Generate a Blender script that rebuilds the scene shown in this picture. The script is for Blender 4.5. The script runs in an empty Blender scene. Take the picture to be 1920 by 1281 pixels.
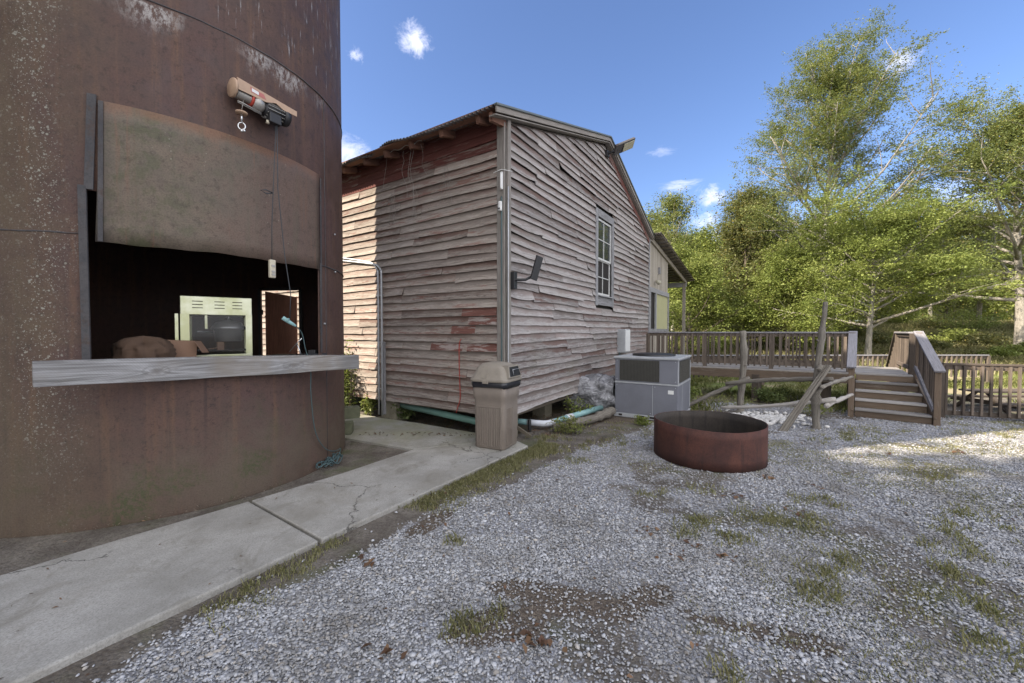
import bpy, math, random
import numpy as np
from mathutils import Vector, Matrix

# ------------------------------------------------------------------ camera, sky, sun
sc = bpy.context.scene
col = sc.collection
EYE = 1.7
cam_d = bpy.data.cameras.new("camera")
cam_d.sensor_width = 36.0
cam_d.lens = 36.0 * 745.0 / 1920.0
cam_d.clip_start = 0.05
cam_d.clip_end = 2000
cam = bpy.data.objects.new("camera", cam_d)
cam.location = (0, 0, EYE)
cam.rotation_euler = (math.radians(90) - math.atan(18.5 / 745.0), 0, 0)
col.objects.link(cam)
sc.camera = cam

SUN_AZ = math.radians(195.7)      # measured from +X, counter-clockwise
SUN_EL = math.radians(34)
to_sun = Vector((math.cos(SUN_AZ) * math.cos(SUN_EL), math.sin(SUN_AZ) * math.cos(SUN_EL), math.sin(SUN_EL)))
sun_d = bpy.data.lights.new("sun", 'SUN')
sun_d.energy = 5.0
sun_d.angle = math.radians(0.5)
sun_d.color = (1.0, 0.88, 0.72)
sun = bpy.data.objects.new("sun", sun_d)
sun.rotation_euler = to_sun.to_track_quat('Z', 'Y').to_euler()
sun.location = (-10, -5, 15)
col.objects.link(sun)

world = bpy.data.worlds.new("World")
sc.world = world
world.use_nodes = True
wn = world.node_tree
wn.nodes.clear()
w_out = wn.nodes.new('ShaderNodeOutputWorld')
w_bg = wn.nodes.new('ShaderNodeBackground')
w_bg.inputs['Strength'].default_value = 0.15
sky = wn.nodes.new('ShaderNodeTexSky')
sky.sky_type = 'NISHITA'
sky.sun_disc = False
sky.sun_elevation = SUN_EL
sky.sun_rotation = math.atan2(to_sun.x, to_sun.y)
sky.altitude = 100
sky.air_density = 1.0
sky.dust_density = 1.0
sky.ozone_density = 2.2
# small fair-weather clouds high in the sky
w_tc = wn.nodes.new('ShaderNodeTexCoord')
def world_cloud(prev, az_x, el_z, rad, amount, seed, stretch=(1, 1, 1.6)):
    """one puff around a sky direction, ragged by noise"""
    d = Vector((az_x, 1.0, el_z)).normalized()
    sub = wn.nodes.new('ShaderNodeVectorMath'); sub.operation = 'SUBTRACT'
    wn.links.new(w_tc.outputs['Generated'], sub.inputs[0]); sub.inputs[1].default_value = d
    mul = wn.nodes.new('ShaderNodeVectorMath'); mul.operation = 'MULTIPLY'
    wn.links.new(sub.outputs[0], mul.inputs[0]); mul.inputs[1].default_value = stretch
    ln = wn.nodes.new('ShaderNodeVectorMath'); ln.operation = 'LENGTH'
    wn.links.new(mul.outputs[0], ln.inputs[0])
    nz = wn.nodes.new('ShaderNodeTexNoise')
    nz.noise_dimensions = '4D'
    nz.inputs['W'].default_value = seed
    nz.inputs['Scale'].default_value = 1.8 / rad
    nz.inputs['Detail'].default_value = 7
    nz.inputs['Roughness'].default_value = 0.70; nz.inputs['Distortion'].default_value = .6
    wn.links.new(mul.outputs[0], nz.inputs['Vector'])
    mr = wn.nodes.new('ShaderNodeMapRange')
    mr.inputs['From Min'].default_value = 0.0; mr.inputs['From Max'].default_value = rad
    mr.inputs['To Min'].default_value = 1.0; mr.inputs['To Max'].default_value = 0.0
    wn.links.new(ln.outputs['Value'], mr.inputs['Value'])
    ad = wn.nodes.new('ShaderNodeMath'); ad.operation = 'MULTIPLY_ADD'
    wn.links.new(mr.outputs[0], ad.inputs[0]); ad.inputs[1].default_value = 0.62
    wn.links.new(nz.outputs['Fac'], ad.inputs[2])
    r2 = wn.nodes.new('ShaderNodeMapRange'); r2.interpolation_type = 'SMOOTHSTEP'
    r2.inputs['From Min'].default_value = 0.78; r2.inputs['From Max'].default_value = 1.16
    r2.inputs['To Max'].default_value = amount
    wn.links.new(ad.outputs[0], r2.inputs['Value'])
    gate = wn.nodes.new('ShaderNodeMath'); gate.operation = 'MULTIPLY'
    wn.links.new(r2.outputs[0], gate.inputs[0])
    mr2 = wn.nodes.new('ShaderNodeMapRange')
    mr2.inputs['From Min'].default_value = rad * 0.75; mr2.inputs['From Max'].default_value = rad
    mr2.inputs['To Min'].default_value = 1.0; mr2.inputs['To Max'].default_value = 0.0
    wn.links.new(ln.outputs['Value'], mr2.inputs['Value'])
    wn.links.new(mr2.outputs[0], gate.inputs[1])
    mx = wn.nodes.new('ShaderNodeMix'); mx.data_type = 'RGBA'
    wn.links.new(gate.outputs[0], mx.inputs['Factor'])
    wn.links.new(prev, mx.inputs['A'])
    mx.inputs['B'].default_value = (3.3, 3.4, 4.1, 1)
    return mx.outputs['Result']
def px(u, v):
    return (u - 960) / 745.0, (622 - v) / 745.0
tint = wn.nodes.new('ShaderNodeMix'); tint.data_type = 'RGBA'; tint.blend_type = 'MULTIPLY'
tint.inputs['Factor'].default_value = 1.0; tint.inputs['B'].default_value = (.53, .56, .675, 1)
wn.links.new(sky.outputs[0], tint.inputs['A'])
# neutral fill light: bright cloud added to the unseen sky behind the camera
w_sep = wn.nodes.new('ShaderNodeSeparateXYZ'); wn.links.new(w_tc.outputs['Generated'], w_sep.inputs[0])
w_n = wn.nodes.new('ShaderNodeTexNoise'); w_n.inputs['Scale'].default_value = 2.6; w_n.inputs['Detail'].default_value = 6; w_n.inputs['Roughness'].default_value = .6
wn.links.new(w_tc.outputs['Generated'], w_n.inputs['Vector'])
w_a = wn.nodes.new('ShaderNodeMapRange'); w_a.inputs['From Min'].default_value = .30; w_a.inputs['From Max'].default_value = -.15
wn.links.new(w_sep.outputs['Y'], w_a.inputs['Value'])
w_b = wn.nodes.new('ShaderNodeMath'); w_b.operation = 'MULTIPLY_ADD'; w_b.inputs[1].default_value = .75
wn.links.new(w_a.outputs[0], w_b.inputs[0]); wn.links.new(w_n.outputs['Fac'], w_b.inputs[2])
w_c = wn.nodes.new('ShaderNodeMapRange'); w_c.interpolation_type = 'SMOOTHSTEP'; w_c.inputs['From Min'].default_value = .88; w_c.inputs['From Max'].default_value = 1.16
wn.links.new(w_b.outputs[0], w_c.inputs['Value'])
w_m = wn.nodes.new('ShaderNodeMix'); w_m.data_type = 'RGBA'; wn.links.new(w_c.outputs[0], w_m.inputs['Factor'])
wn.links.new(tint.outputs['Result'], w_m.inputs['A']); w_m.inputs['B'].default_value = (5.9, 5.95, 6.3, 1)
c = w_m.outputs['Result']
for (u, v, r, a, s, st) in [(782, 86, .066, .85, 1.0, (1, 1, 1.3)), (672, 113, .028, .7, 2.0, (1, 1, 1)), (655, 290, .10, .8, 3.0, (1, 1, 1.5)),
                            (1262, 352, .085, .6, 4.0, (.8, 1, 4)), (1330, 370, .06, .9, 5.0, (1, 1, 1.3)), (1318, 415, .07, .8, 6.0, (1, 1, 1.6)),
                            (1680, 120, .05, .8, 7.0, (1, 1, 1.2)), (1240, 288, .06, .3, 8.0, (1, 1, 3)), (1340, 470, .16, .75, 9.0, (1, 1, 1.6)),
                            (1500, 470, .25, .7, 10.0, (1, 1, 1.6)), (1800, 380, .18, .5, 11.0, (1, 1, 2)), (1850, 262, .06, .4, 12.0, (1, 1, 2.4))]:
    ax, ez = px(u, v)
    c = world_cloud(c, ax, ez, r, a, s, st)
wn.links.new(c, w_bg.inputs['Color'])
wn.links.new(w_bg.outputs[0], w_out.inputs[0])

sc.view_settings.view_transform = 'Standard'
sc.view_settings.look = 'None'
sc.view_settings.gamma = 1.0
sc.view_settings.exposure = 1.32

# ------------------------------------------------------------------ helpers
R = random.Random(7)
def V(*a): return Vector(a)

class MB:
    """collects shapes into one mesh; each shape gets solid-texture coordinates 'wc' (grain along x) and a random 'rnd'"""
    def __init__(s):
        s.v = []; s.f = []; s.wc = []; s.rn = []; s.sm = []; s.mi = []
    def add(s, vs, fs, wc, rnd=None, smooth=False, mi=0):
        b = len(s.v)
        if rnd is None: rnd = R.random()
        s.v.extend([tuple(v) for v in vs]); s.wc.extend([tuple(w) for w in wc]); s.rn.extend([rnd] * len(vs))
        for f in fs:
            s.f.append(tuple(i + b for i in f)); s.sm.append(smooth); s.mi.append(mi)
    def beam(s, a, b, w, h, up=(0, 0, 1), rnd=None, w2=None, h2=None, mi=0, jit=0):
        """box from a to b; w across, h along up"""
        a = Vector(a); b = Vector(b); d = b - a; L = d.length
        if L < 1e-6: return
        x = d / L; up = Vector(up)
        y = up.cross(x)
        if y.length < 1e-4: y = Vector((1, 0, 0)).cross(x)
        if y.length < 1e-4: y = Vector((0, 1, 0))
        y.normalize(); z = x.cross(y)
        w2 = w if w2 is None else w2; h2 = h if h2 is None else h2
        off = (R.uniform(0, 90), R.uniform(0, 90), R.uniform(0, 90))
        vs = []; wc = []
        for t, ww, hh in ((0, w, h), (L, w2, h2)):
            for sy, sz in ((-1, -1), (1, -1), (1, 1), (-1, 1)):
                j = R.uniform(-jit, jit); k = R.uniform(-jit, jit)
                vs.append(a + x * t + y * (sy * ww / 2 + j) + z * (sz * hh / 2 + k))
                wc.append((t + off[0], sy * ww / 2 + off[1], sz * hh / 2 + off[2]))
        s.add(vs, [(0, 3, 2, 1), (4, 5, 6, 7), (0, 1, 5, 4), (1, 2, 6, 5), (2, 3, 7, 6), (3, 0, 4, 7)], wc, rnd, mi=mi)
    def box(s, c, size, rz=0, rnd=None, mi=0):
        c = Vector(c); cx, sx = math.cos(rz), math.sin(rz)
        sizes = list(size)
        if sizes[0] >= sizes[1] and sizes[0] >= sizes[2]:
            dv = Vector((cx, sx, 0)); s.beam(c - dv * sizes[0] / 2, c + dv * sizes[0] / 2, sizes[1], sizes[2], rnd=rnd, mi=mi)
        elif sizes[1] >= sizes[2]:
            dv = Vector((-sx, cx, 0)); s.beam(c - dv * sizes[1] / 2, c + dv * sizes[1] / 2, sizes[0], sizes[2], rnd=rnd, mi=mi)
        else:
            dv = Vector((0, 0, 1)); s.beam(c - dv * sizes[2] / 2, c + dv * sizes[2] / 2, sizes[1], sizes[0], up=(cx, sx, 0), rnd=rnd, mi=mi)
    def tube(s, pts, r, n=10, cap=True, rnd=None, smooth=True, mi=0):
        pts = [Vector(p) for p in pts]
        rs = r if isinstance(r, (list, tuple)) else [r] * len(pts)
        off = (R.uniform(0, 90), R.uniform(0, 90), R.uniform(0, 90))
        vs = []; wc = []; L = 0; ref = None
        for i, p in enumerate(pts):
            if i == 0: d = pts[1] - p
            elif i == len(pts) - 1: d = p - pts[i - 1]
            else: d = (pts[i + 1] - pts[i - 1])
            if d.length < 1e-9: d = Vector((0, 0, 1))
            d.normalize()
            if i: L += (p - pts[i - 1]).length
            if ref is None:
                ref = Vector((0, 0, 1)) if abs(d.z) < .9 else Vector((1, 0, 0))
            y = ref - d * ref.dot(d)
            if y.length < 1e-5: y = Vector((1, 0, 0)) - d * d.x
            y.normalize(); ref = y; z = d.cross(y)
            for k in range(n):
                a = 2 * math.pi * k / n
                vs.append(p + (y * math.cos(a) + z * math.sin(a)) * rs[i])
                wc.append((L + off[0], math.cos(a) * rs[i] + off[1], math.sin(a) * rs[i] + off[2]))
        fs = []
        m = len(pts)
        for i in range(m - 1):
            for k in range(n):
                k2 = (k + 1) % n
                fs.append((i * n + k, i * n + k2, (i + 1) * n + k2, (i + 1) * n + k))
        if cap:
            fs.append(tuple(range(n - 1, -1, -1))); fs.append(tuple((m - 1) * n + k for k in range(n)))
        s.add(vs, fs, wc, rnd, smooth, mi)
    def lathe(s, c, prof, n=24, ax=(0, 0, 1), rnd=None, smooth=True, mi=0):
        """prof: (radius, height) pairs along ax from c"""
        c = Vector(c); ax = Vector(ax).normalized()
        y = Vector((1, 0, 0)) if abs(ax.x) < .9 else Vector((0, 1, 0))
        y = (y - ax * y.dot(ax)).normalized(); z = ax.cross(y)
        vs = []; wc = []
        for (r, h) in prof:
            for k in range(n):
                a = 2 * math.pi * k / n
                vs.append(c + ax * h + (y * math.cos(a) + z * math.sin(a)) * max(r, 1e-4)); wc.append((h, math.cos(a) * r, math.sin(a) * r))
        fs = []
        for i in range(len(prof) - 1):
            for k in range(n):
                k2 = (k + 1) % n
                fs.append((i * n + k, i * n + k2, (i + 1) * n + k2, (i + 1) * n + k))
        s.add(vs, fs, wc, rnd, smooth, mi)
    def prism(s, poly, z0, z1, rnd=None, mi=0):
        n = len(poly)
        vs = [(p[0], p[1], z0) for p in poly] + [(p[0], p[1], z1) for p in poly]
        fs = [tuple(range(n - 1, -1, -1)), tuple(range(n, 2 * n))] + [(i, (i + 1) % n, n + (i + 1) % n, n + i) for i in range(n)]
        off = R.uniform(0, 50)
        s.add(vs, fs, [(v[0] + off, v[1] + off, v[2]) for v in vs], rnd, mi=mi)
    def quad(s, a, b, c_, d, rnd=None, mi=0):
        vs = [a, b, c_, d]; off = R.uniform(0, 50)
        s.add(vs, [(0, 1, 2, 3)], [(Vector(v).x + off, Vector(v).y, Vector(v).z) for v in vs], rnd, mi=mi)
    def build(s, name, mats, parent=None, bevel=0, loc=None, fixn=False):
        me = bpy.data.meshes.new(name)
        me.from_pydata(s.v, [], s.f)
        me.polygons.foreach_set('use_smooth', s.sm)
        if not isinstance(mats, (list, tuple)): mats = [mats]
        for m in mats: me.materials.append(m)
        if len(mats) > 1: me.polygons.foreach_set('material_index', s.mi)
        a = me.attributes.new('wc', 'FLOAT_VECTOR', 'POINT'); a.data.foreach_set('vector', np.array(s.wc, dtype=np.float32).ravel())
        a = me.attributes.new('rnd', 'FLOAT', 'POINT'); a.data.foreach_set('value', np.array(s.rn, dtype=np.float32))
        if fixn:
            import bmesh
            bm = bmesh.new(); bm.from_mesh(me); bmesh.ops.recalc_face_normals(bm, faces=bm.faces[:]); bm.to_mesh(me); bm.free()
        o = bpy.data.objects.new(name, me)
        col.objects.link(o)
        if parent is not None: o.parent = parent
        if loc is not None: o.location = loc
        if bevel:
            bv = o.modifiers.new('bevel', 'BEVEL'); bv.width = bevel; bv.segments = 2; bv.limit_method = 'ANGLE'; bv.angle_limit = math.radians(40)
        return o

def tag(o, label=None, cat=None, group=None, kind=None):
    if label: o['label'] = label
    if cat: o['category'] = cat
    if group: o['group'] = group
    if kind: o['kind'] = kind
    return o
def empty(name, loc=(0, 0, 0), rz=0, **k):
    o = bpy.data.objects.new(name, None); o.empty_display_size = .2
    o.location = loc; o.rotation_euler = (0, 0, rz); col.objects.link(o)
    return tag(o, **k)

# ------------------------------------------------------------------ materials
class MT:
    def __init__(s, name):
        s.m = bpy.data.materials.new(name); s.m.use_nodes = True
        s.t = s.m.node_tree; s.b = s.t.nodes['Principled BSDF']
    def n(s, typ, **k):
        nd = s.t.nodes.new(typ)
        for a, b in k.items():
            setattr(nd, a, b)
        return nd
    def val(s, sock, x):
        if hasattr(x, 'is_linked') or isinstance(x, bpy.types.NodeSocket): s.t.links.new(x, sock)
        else: sock.default_value = x
    def attr(s, name, out='Vector'):
        a = s.n('ShaderNodeAttribute', attribute_name=name); return a.outputs[out]
    def obj(s): return s.n('ShaderNodeTexCoord').outputs['Object']
    def pos(s): return s.n('ShaderNodeNewGeometry').outputs['Position']
    def scale(s, v, sx):
        m = s.n('ShaderNodeVectorMath', operation='MULTIPLY'); s.val(m.inputs[0], v); m.inputs[1].default_value = sx; return m.outputs[0]
    def noise(s, v, scale=5, detail=4, rough=.55, dist=0, out='Fac'):
        n = s.n('ShaderNodeTexNoise'); s.val(n.inputs['Vector'], v); n.inputs['Scale'].default_value = scale
        n.inputs['Detail'].default_value = detail; n.inputs['Roughness'].default_value = rough; n.inputs['Distortion'].default_value = dist
        return n.outputs[out]
    def vor(s, v, scale=5, feature='F1', out='Distance', rand=1):
        n = s.n('ShaderNodeTexVoronoi', feature=feature); s.val(n.inputs['Vector'], v); n.inputs['Scale'].default_value = scale
        n.inputs['Randomness'].default_value = rand
        return n.outputs[out]
    def rng(s, x, a, b, c=0., d=1., smooth=True):
        n = s.n('ShaderNodeMapRange'); n.interpolation_type = 'SMOOTHSTEP' if smooth else 'LINEAR'
        s.val(n.inputs['Value'], x); n.inputs['From Min'].default_value = a; n.inputs['From Max'].default_value = b
        n.inputs['To Min'].default_value = c; n.inputs['To Max'].default_value = d; return n.outputs[0]
    def math(s, op, a, b=0., c=0.):
        n = s.n('ShaderNodeMath', operation=op); s.val(n.inputs[0], a); s.val(n.inputs[1], b); s.val(n.inputs[2], c); return n.outputs[0]
    def mix(s, f, a, b, blend='MIX'):
        n = s.n('ShaderNodeMix', data_type='RGBA', blend_type=blend)
        s.val(n.inputs['Factor'], f)
        for i, x in (('A', a), ('B', b)):
            if isinstance(x, tuple) and len(x) == 3: x = x + (1,)
            s.val(n.inputs[i], x)
        return n.outputs['Result']
    def ramp(s, x, stops):
        n = s.n('ShaderNodeValToRGB'); s.val(n.inputs[0], x); cr = n.color_ramp
        while len(cr.elements) < len(stops): cr.elements.new(.5)
        for e, (p, c_) in zip(cr.elements, stops): e.position = p; e.color = tuple(c_) + (1,)
        return n.outputs[0]
    def sep(s, v, ax):
        n = s.n('ShaderNodeSeparateXYZ'); s.val(n.inputs[0], v); return n.outputs[ax]
    def bump(s, h, strength=.3, dist=.01):
        n = s.n('ShaderNodeBump'); n.inputs['Strength'].default_value = strength; n.inputs['Distance'].default_value = dist
        s.val(n.inputs['Height'], h); s.t.links.new(n.outputs[0], s.b.inputs['Normal']); return n
    def out(s, color=None, rough=None, metal=None, spec=None):
        if color is not None: s.val(s.b.inputs['Base Color'], color if not (isinstance(color, tuple) and len(color) == 3) else color + (1,))
        if rough is not None: s.val(s.b.inputs['Roughness'], rough)
        if metal is not None: s.val(s.b.inputs['Metallic'], metal)
        if spec is not None: s.val(s.b.inputs['Specular IOR Level'], spec)
        return s.m

def wood(name, light, dark, grain=1.0, lapped=False, tint=.25, knots=True, redcol=None, red=(.52, .62), green=0., cracks=.5, stain=None):
    m = MT(name); wc = m.attr('wc'); rnd = m.attr('rnd', 'Fac')
    g = m.noise(m.scale(wc, (1.6, 30, 30)), 2.2 * grain, 6, .65, .4)
    g2 = m.noise(m.scale(wc, (4, 160, 160)), 1.5, 3, .6)
    big = m.noise(m.scale(wc, (1, 3, 3)), 1.7, 4, .6)
    colr = m.mix(m.rng(g, .28, .72), dark, light)
    colr = m.mix(m.rng(g2, .35, .75, 0, .35), colr, tuple(x * .55 for x in dark))
    colr = m.mix(m.rng(big, .35, .7, 0, .6), colr, tuple(x * .55 for x in light))
    if lapped:
        blo = m.noise(m.scale(wc, (2.5, 14, 14)), 2.5, 5, .75, .6)
        colr = m.mix(m.rng(blo, .54, .64, 0, .75), colr, tuple(x * .75 for x in dark))
        nail = m.vor(m.scale(wc, (1.6, 0.01, 5)), 1.0)
        colr = m.mix(m.rng(nail, .02, .04, .85, 0), colr, (.02, .017, .015))
    if cracks:
        ck = m.noise(m.scale(wc, (1.1, 60, 60)), 1.2, 2, .5, .2)
        cm = m.math('SUBTRACT', 1, m.rng(m.math('ABSOLUTE', m.math('SUBTRACT', ck, .5)), 0, .018))
        colr = m.mix(m.math('MULTIPLY', cm, cracks), colr, (.02, .016, .013))
    if knots:
        kv = m.vor(m.scale(wc, (1, 2.2, 2.2)), 2.4)
        colr = m.mix(m.rng(kv, .03, .075, .8, 0), colr, tuple(x * .3 for x in dark))
    if redcol:
        rn = m.noise(m.scale(wc, (1.2, 9, 9)), 2.2, 6, .7, .3)
        rr = m.math('ADD', rn, m.math('MULTIPLY', m.math('SUBTRACT', rnd, .5), .16))
        colr = m.mix(m.rng(rr, red[0], red[1], 0, .9), colr, redcol)
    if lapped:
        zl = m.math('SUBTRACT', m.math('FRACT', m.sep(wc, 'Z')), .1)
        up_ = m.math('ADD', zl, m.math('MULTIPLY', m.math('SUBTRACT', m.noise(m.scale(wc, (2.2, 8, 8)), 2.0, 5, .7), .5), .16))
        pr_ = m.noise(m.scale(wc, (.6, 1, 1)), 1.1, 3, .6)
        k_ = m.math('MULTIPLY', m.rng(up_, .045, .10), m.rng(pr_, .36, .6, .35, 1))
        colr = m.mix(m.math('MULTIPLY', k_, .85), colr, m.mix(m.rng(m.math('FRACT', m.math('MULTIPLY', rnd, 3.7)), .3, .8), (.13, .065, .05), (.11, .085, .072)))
    if green:
        gn = m.noise(m.pos(), 1.3, 5, .65)
        colr = m.mix(m.rng(gn, .5, .75, 0, green), colr, (.09, .11, .045))
    # each board a little different
    colr = m.mix(tint, colr, m.mix(m.math('FRACT', m.math('MULTIPLY', rnd, 7.3)), tuple(x * .55 for x in dark), tuple(min(1, x * 1.25) for x in light)))
    h = m.math('ADD', m.math('MULTIPLY', g, .7), m.math('MULTIPLY', g2, .5))
    m.bump(h, .8, .008)
    return m.out(colr, .88, 0, .25)

def rust(name, a, b, c_, rough=.75, streak=1.0):
    m = MT(name); wc = m.attr('wc')
    n1_ = m.noise(wc, 2.4, 7, .68, .3); n2 = m.noise(m.scale(wc, (7, 7, .8)), 1.5 * streak, 5, .65)
    fine = m.noise(wc, 60, 3, .6)
    cc = m.mix(m.rng(n1_, .32, .68), a, b); cc = m.mix(m.rng(n2, .5, .72, 0, .8), cc, c_)
    cc = m.mix(m.rng(fine, .4, .75, 0, .4), cc, tuple(x * .5 for x in a))
    m.bump(m.math('ADD', n1_, m.math('MULTIPLY', fine, .35)), .35, .004)
    return m.out(cc, rough, 0, .3)

def plain(name, c_, rough=.6, metal=0, var=.25, sc_=8., bump=.1, spec=.4):
    m = MT(name); o = m.attr('wc')
    n = m.noise(o, sc_, 5, .6); f = m.noise(o, sc_ * 9, 3, .6)
    cc = m.mix(m.rng(n, .35, .7, 0, var), c_, tuple(x * .55 for x in c_))
    cc = m.mix(m.rng(f, .45, .75, 0, var * .6), cc, tuple(min(1, x * 1.25) for x in c_))
    m.bump(f, bump, .002)
    return m.out(cc, rough, metal, spec)

M = {}
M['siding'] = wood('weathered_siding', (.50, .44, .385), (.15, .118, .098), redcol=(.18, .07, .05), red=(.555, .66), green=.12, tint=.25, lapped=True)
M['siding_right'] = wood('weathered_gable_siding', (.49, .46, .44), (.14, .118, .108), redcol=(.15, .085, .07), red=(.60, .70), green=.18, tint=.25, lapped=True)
M['red_board'] = wood('red_painted_board', (.16, .055, .045), (.085, .032, .027), redcol=(.20, .16, .135), red=(.52, .68), tint=.12, cracks=.3)
M['red_new'] = wood('faded_red_board', (.24, .11, .085), (.12, .055, .045), redcol=(.36, .32, .29), red=(.50, .60), tint=.15)
M['red_dark'] = wood('red_stained_rafter', (.24, .13, .09), (.12, .055, .04), tint=.3)
M['trim'] = wood('weathered_trim', (.36, .33, .30), (.19, .17, .15), tint=.15, green=.2)
M['wtrim'] = wood('window_trim', (.37, .37, .38), (.17, .165, .165), tint=.15, knots=False, redcol=(.10, .095, .09), red=(.6, .7))
M['deckwood'] = wood('deck_wood', (.21, .155, .11), (.095, .07, .052), tint=.5, redcol=(.28, .25, .215), red=(.55, .75))
M['decktop'] = wood('grey_deck_boards', (.40, .375, .35), (.20, .185, .17), tint=.45)
M['railcap'] = wood('rail_cap_wood', (.35, .34, .36), (.19, .18, .185), tint=.2)
M['railwood'] = wood('railing_wood', (.175, .14, .112), (.07, .056, .046), tint=.5)
M['log'] = wood('dead_log_wood', (.30, .275, .235), (.10, .085, .07), grain=.7, tint=.2, cracks=.9)
M['paleLog'] = wood('pale_dead_branch', (.50, .47, .43), (.19, .165, .14), grain=.7, tint=.2, cracks=.6)
M['beam'] = wood('sawn_timber', (.33, .325, .34), (.15, .145, .15), grain=.55, tint=.0, cracks=.6)
M['oldwood'] = wood('underfloor_wood', (.20, .17, .13), (.10, .08, .06), tint=.25, green=.5)
M['door_brown'] = wood('brown_door_panel', (.55, .27, .18), (.30, .14, .10), tint=.1, knots=False, cracks=.3)
M['porchwall'] = wood('porch_wall_boards', (.42, .38, .32), (.25, .22, .185), tint=.3)
M['ring'] = rust('fire_ring_rust', (.05, .023, .02), (.10, .040, .029), (.03, .019, .018))
M['ring_in'] = rust('soot_inside', (.03, .026, .024), (.055, .045, .038), (.02, .018, .017))
M['iron'] = rust('dark_iron', (.05, .05, .055), (.085, .08, .08), (.07, .045, .035))
M['roofmetal'] = rust('corrugated_roof_metal', (.09, .08, .075), (.17, .16, .155), (.12, .065, .045))
M['porchmetal'] = rust('porch_roof_underside', (.20, .18, .16), (.30, .28, .26), (.16, .10, .075))
M['drip'] = plain('roof_edge_flashing', (.15, .17, .17), .5, .3)
M['galv'] = plain('galvanised_metal', (.42, .43, .44), .45, .6, .3)
M['black'] = plain('black_plastic', (.022, .022, .024), .45)
M['white'] = plain('white_plastic', (.66, .66, .64), .45, 0, .15)
M['bag'] = plain('black_bin_liner', (.018, .019, .024), .28, 0, .2, 14, .6, .6)
M['tan'] = plain('tan_plastic', (.215, .18, .15), .62, 0, .32, 4, .15)
M['tan_lid'] = plain('tan_plastic_lid', (.25, .22, .18), .6, 0, .32, 5, .12)
M['orange'] = plain('faded_orange_paint', (.42, .285, .195), .5, 0, .25, 12)
M['pink'] = plain('sun_bleached_red_label', (.42, .14, .12), .5, 0, .3, 14)
M['alu'] = plain('dirty_aluminium', (.38, .36, .33), .45, .5, .4, 20)
M['chrome'] = plain('bright_steel', (.62, .62, .62), .25, .9, .2)
M['redband'] = plain('red_cable_guide', (.45, .06, .04), .45)
M['cream'] = plain('cream_plastic', (.52, .47, .36), .5, 0, .3, 14)
M['cordblk'] = plain('dark_grey_cord', (.045, .05, .055), .6)
M['cordteal'] = plain('teal_grey_cord', (.06, .10, .105), .6)
M['redcord'] = plain('red_cord', (.34, .05, .035), .5)
M['teal'] = plain('pale_teal_pipe', (.24, .41, .41), .5, 0, .35, 6)
M['tealdark'] = plain('green_drain_pipe', (.13, .24, .20), .55, 0, .4, 5)
M['pvc'] = plain('white_pvc_pipe', (.60, .62, .66), .45, 0, .25, 8)
M['acgrey'] = plain('grey_enamel', (.165, .17, .195), .5, 0, .25, 3)
M['acpale'] = plain('pale_grey_enamel', (.36, .37, .38), .5, 0, .4, 5)
M['grille'] = plain('coil_dark', (.035, .034, .03), .7, 0, .4, 30)
M['grillewire'] = plain('coil_guard_wire', (.12, .115, .10), .6, .3)
M['cardb'] = plain('brown_cardboard', (.20, .12, .08), .85, 0, .3, 6)
M['cblock'] = plain('mossy_concrete_block', (.13, .135, .085), .95, 0, .6, 9, .6)
M['pier'] = plain('mossy_masonry_pier', (.21, .19, .14), .95, 0, .5, 9, .6)
M['kettle'] = plain('kettle_steel', (.30, .30, .30), .35, .8, .3)
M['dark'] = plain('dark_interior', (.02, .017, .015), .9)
M['sash'] = plain('white_sash_paint', (.52, .52, .50), .55, 0, .3, 10)
M['canvas'] = plain('brown_canvas', (.085, .052, .034), .9, 0, .45, 6, .4)
M['rubble'] = plain('white_quartz_rock', (.62, .60, .57), .8, 0, .35, 12, .5)
M['lens'] = plain('lamp_lens', (.36, .34, .26), .3, 0, .3)
M['screen'] = plain('yellowed_screen', (.36, .35, .20), .7, 0, .2, 3)
def film_mat():
    m = MT('clear_plastic_wrap'); wc = m.attr('wc')
    n = m.noise(wc, 9, 4, .6, 1.5)
    m.bump(m.math('ADD', n, m.math('MULTIPLY', m.noise(m.scale(wc, (14, 4, 4)), 3, 3, .6, 1.2), .8)), 1.0, .05)
    m.b.inputs['Alpha'].default_value = .93
    return m.out(m.mix(m.rng(n, .3, .7), (.44, .44, .46), (.13, .13, .14)), .16, 0, .9)
M['film'] = film_mat()
def glass_mat(name, tint, alpha, rough=.04):
    m = MT(name)
    m.b.inputs['Alpha'].default_value = alpha
    return m.out(tint, rough, 0, .9)
M['glass'] = glass_mat('popcorn_glass', (.03, .03, .025), .18)
M['wglass'] = glass_mat('window_glass', (.035, .04, .04), .9)
def yellowsteel():
    m = MT('yellowed_stainless'); wc = m.attr('wc')
    n = m.noise(m.scale(wc, (1, 1, 1)), 4, 4, .6)
    return m.out(m.mix(m.rng(n, .35, .65), (.38, .39, .23), (.52, .53, .40)), .30, .75)
M['ysteel'] = yellowsteel()

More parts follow.
